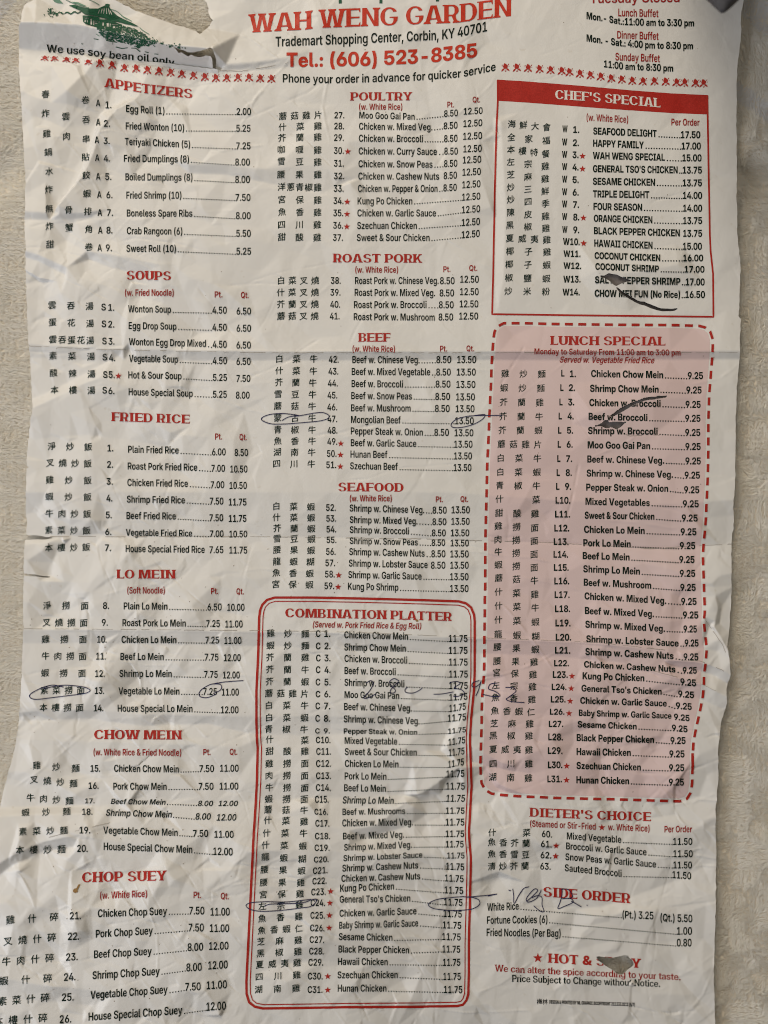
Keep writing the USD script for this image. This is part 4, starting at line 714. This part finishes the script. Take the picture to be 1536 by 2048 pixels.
for _ in range(120):
    x, y = r2.uniform(420, 1120), r2.uniform(160, 460); q_ = zz([(x, y)])[0]
    if scen.buffer(3).contains(Point(q_)) or wall.contains(Point(q_)):
        a, d = r2.normal(.5, .5), r2.uniform(15, 45); pr.stroke(zz([(x, y), (x + d * math.cos(a), y + d * math.sin(a))]), r2.uniform(.7, 1.5))
for s in ([(520,376),(560,384)],[(640,392),(690,402),(740,410)],[(730,455),(790,470),(840,462)],[(880,465),(920,466),(960,498)],[(1010,500),(1040,506)],[(1100,520),(1130,520)],[(860,408),(900,422)],[(400,424),(412,427)]): pr.stroke(zz(s), 1.5)
pr.lay('landscape_picture', M_green, .5, label='small green printed picture of a roofed hall among trees')
pr = Print()
for s in ([(470,0),(520,20),(570,48)],[(250,0),(300,25),(380,60),(470,75)],[(680,90),(740,112),(800,160),(880,205)],[(960,268),(990,295),(1050,332)],[(780,150),(830,185)],[(540,330),(570,350)]):
    pr.stroke(zz(curve(s, 6)), 1.2)
pr.poly(Polygon(zz([(125,0),(190,0),(225,38),(170,32),(140,20)])), 6); pr.poly(Polygon(zz([(300,20),(370,25),(450,62),(400,58)])), 6)
pr.lay('landscape_picture', M_greenpale, .45, label='pale green hills behind the printed hall')
# ballpoint
for lab, o, strokes in PEN:
    pr = Print()
    for i, s in enumerate(strokes):
        pr.strip(curve(zo(o, s)), 1.6)
    pr.lay('pen_mark', M_pen, .8, label=lab)
# a torn chip of paper folded over the print near the bottom
c0 = on_sheet([at((976, 1488), 790, 1312)])[0]; g_ = np.array([(c0[0] + r * math.cos(t) * (1 + .25 * math.sin(3 * t)), c0[1] + r * math.sin(t) * .85) for r in (2.2, 4.6, 6.8) for t in np.arange(12) * math.pi / 6])
f_ = [(k * 12 + i, k * 12 + (i + 1) % 12, (k + 1) * 12 + (i + 1) % 12, (k + 1) * 12 + i) for k in (0, 1) for i in range(12)]; w_ = world(g_); w_[:, 2] += np.repeat([2.8, 2.3, .6], 12) * S
w_ = np.vstack([w_, w_[:12].mean(0)]); f_ = [t for a, b, c, d in f_ for t in ((a, c, b), (a, d, c))] + [(36, (i + 1) % 12, i) for i in range(12)]
obj('torn_chip', (w_, np.array(f_)), M_paper, menu, smooth=True, label='small white chip of torn paper over the last line of print')
# thin, broken darker lines along the stronger creases
M_fold_tone = ink('fold_tone', (.36, .32, .27), .6)
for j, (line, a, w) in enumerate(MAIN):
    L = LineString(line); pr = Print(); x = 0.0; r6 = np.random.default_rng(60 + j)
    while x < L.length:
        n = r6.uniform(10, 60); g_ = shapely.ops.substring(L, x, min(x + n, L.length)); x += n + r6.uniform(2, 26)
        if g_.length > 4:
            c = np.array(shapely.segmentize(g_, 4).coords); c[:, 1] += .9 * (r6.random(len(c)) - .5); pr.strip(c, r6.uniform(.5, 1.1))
    pr.lay('fold_line', M_fold_tone, .4)
# specks and small stains
pr = Print(); pr.poly(Polygon(zo((0,1488), [(402,800),(408,792),(420,790),(430,770),(442,766),(438,776),(426,800),(428,812),(412,816),(402,810)])), 6)
M_stain = ink('sauce_stain', (.30, .17, .06)); pr.lay('food_stain', M_stain, .5, label='small brown food stain under the lower left heading')
pr = Print(); pr.poly(affinity.rotate(affinity.scale(Point(480 + 970 * K, 980 + 716 * K).buffer(1, 6), 3.2, 2.2), 30), 5); pr.lay('food_stain', M_stain, .6, label='tiny brown stain on the boxed list heading')
pr = Print()
for _ in range(230):
    x, y = random.uniform(60, 1430), random.uniform(20, 2040)
    if random.random() < .5: x, y = random.uniform(60, 700), random.uniform(1050, 2040)
    pr.poly(affinity.rotate(affinity.scale(Point(x, y).buffer(1, 2), random.uniform(.4, 1.3), random.uniform(.4, .9)), random.uniform(0, 180)), 5)
pr.lay('dirt_specks', ink('dirt', (.26, .20, .14)), .5, kind='stuff')

# ------------------------------------------------------------ blanket
blanket = xform('blanket', label='beige fleece blanket with pale stripes, spread under the paper menu', category='blanket')
def ground(u, v):
    z = -7 + 3 * (meshkit.fbm(np.stack([u / 260, v / 200, u * 0], -1), 2, 11) - .5)
    d = (v - 368 + (u - 1500) * .1) / 34
    z = z - 24 * np.exp(-d * d) * ss(u, 1380, 1500)                       # the fold beside the right edge
    z = z + 9 * np.exp(-((v - 290) / 40) ** 2) * ss(u, 1380, 1500)
    d = (v - 350 + u * .8) / 60
    z = z - 22 * np.exp(-d * d) * ss(-u, -90, 10)                         # and one beside the left
    z = z + 5 * ss(v, 200, 60) * ss(-u, -60, 20)
    return z
xs, ys = np.meshgrid(np.arange(-1500, 3060, 20.0), np.arange(-1500, 3600, 20.0))
bz = ground(xs, ys); ix = np.arange(xs.size).reshape(xs.shape)
bq = np.stack([ix[:-1, :-1], ix[1:, :-1], ix[1:, 1:], ix[:-1, 1:]], -1).reshape(-1, 4)
obj('woven_backing', (np.stack([(xs - CU) * S, (CV - ys) * S, (bz - 4) * S], -1).reshape(-1, 3), bq), M_base, blanket, smooth=True)
def in_stripe(u, v):
    a = v - (u - 1474) * .70
    return ((a > 160) & (a < 200) | (a < 20) & (a > -120)) & (u > 1380) | (u < 100) & (v + u * 1.3 < 40)
def pile(name, n, mat, region, pale):
    u = rng.uniform(region[0], region[2], n); v = rng.uniform(region[1], region[3], n)
    q = np.stack([CU + (u - CU), CV + (v - CV)], 1)
    inner = SHEET.buffer(-38)
    keep = ~shapely.contains_xy(inner, u, v) & (in_stripe(u, v) == pale)
    return u[keep], v[keep]
def grow(u, v, name, mat):
    n = len(u); right = u > 900
    ang = np.where(right, 6.28 * meshkit.fbm(np.stack([u / 45, v / 45, u * 0 + 3], -1), 2, 5) * 1.3, math.pi * .95 + 1.5 * (meshkit.fbm(np.stack([u / 70, v / 40, u * 0], -1), 2, 8) - .5))
    ang = ang + rng.normal(0, .45, n)
    ln = rng.uniform(4.5, 9, n) * (.7 + .6 * meshkit.noise(np.stack([u / 14, v / 9, u * 0 + 9], -1)))
    lean = .75 + .5 * meshkit.noise(np.stack([u / 20, v / 20, u * 0 + 4], -1))
    # tips gather into little tufts
    cx, cy = np.round(u / 13) * 13 + 5 * np.sin(np.round(v / 11) * 7.1), np.round(v / 11) * 11 + 4 * np.sin(np.round(u / 13) * 5.3)
    tx, ty = (cx - u) * .3, (cy - v) * .3
    pts = np.empty((n, 4, 3)); z0 = ground(u, v) - 3
    for k, t in enumerate((0, .35, .7, 1.0)):
        b = t ** 1.4
        pts[:, k, 0] = u + np.cos(ang) * ln * lean * b + tx * t; pts[:, k, 1] = v + np.sin(ang) * ln * lean * b + ty * t
        pts[:, k, 2] = z0 + ln * .5 * (t - .32 * t * t)
    p = np.stack([(pts[..., 0] - CU) * S, (CV - pts[..., 1]) * S, pts[..., 2] * S], -1).reshape(-1, 3)
    c = UsdGeom.BasisCurves.Define(stage, path_for(name, blanket))
    c.CreateTypeAttr('cubic'); c.CreateBasisAttr('catmullRom'); c.CreateWrapAttr('pinned')
    c.CreateCurveVertexCountsAttr(Vt.IntArray.FromNumpy(np.full(n, 4, np.int32))); c.CreatePointsAttr(Vt.Vec3fArray.FromNumpy(p.astype(np.float32)))
    c.CreateWidthsAttr(Vt.FloatArray.FromNumpy(np.tile(np.array([1.0, 1.0, .9, .5]) * 1.15 * S, n).astype(np.float32))); c.SetWidthsInterpolation('vertex')
    UsdShade.MaterialBindingAPI.Apply(c.GetPrim()).Bind(mat); tag(c, kind='stuff')
regs = [((-60, -60, 110, 1720), 62000), ((1380, -60, 1600, 2110), 98000), ((200, -60, 480, 160), 13000), ((1160, 1890, 1300, 1980), 5000)]
for pale, name, mat in ((False, 'fleece_pile', M_pile), (True, 'pale_stripe_pile', M_pile_pale)):
    uv = [pile(name, n, mat, r, pale) for r, n in regs]
    grow(np.concatenate([a for a, _ in uv]), np.concatenate([b for _, b in uv]), name, mat)

# ------------------------------------------------------------ the bunched corner of a grey cloth that leans in over the top right of the sheet, out of focus
def ball(u, v, z, r):
    k = 1 - z / D; b = trimesh.creation.icosphere(3, r); return b.vertices + [CU + (u - CU) * k, CV + (v - CV) * k, z]
c_ = trimesh.convex.convex_hull(np.vstack([ball(1446, 16, 352, 7), ball(1453, -78, 330, 62)]))
b_ = trimesh.convex.convex_hull(np.vstack([ball(1453, -78, 330, 62), ball(1470, -330, 150, 120), ball(1480, -560, 80, 86)]))
cl = trimesh.boolean.union([c_, b_], engine='manifold'); v_, f_ = trimesh.remesh.subdivide_to_size(cl.vertices, cl.faces, 14); cl = trimesh.Trimesh(v_, f_)
nv = np.array(cl.vertices) + np.array(cl.vertex_normals) * (6 * (meshkit.fbm(np.array(cl.vertices) / 45, 3, 21) - .5))[:, None]
obj('cloth_corner', (np.stack([(nv[:, 0] - CU) * S, (CV - nv[:, 1]) * S, nv[:, 2] * S], 1), np.array(cl.faces)[:, ::-1]), M_cloth, smooth=True, label='blurred dark grey pointed cloth corner poking in over the top right of the menu', category='cloth')
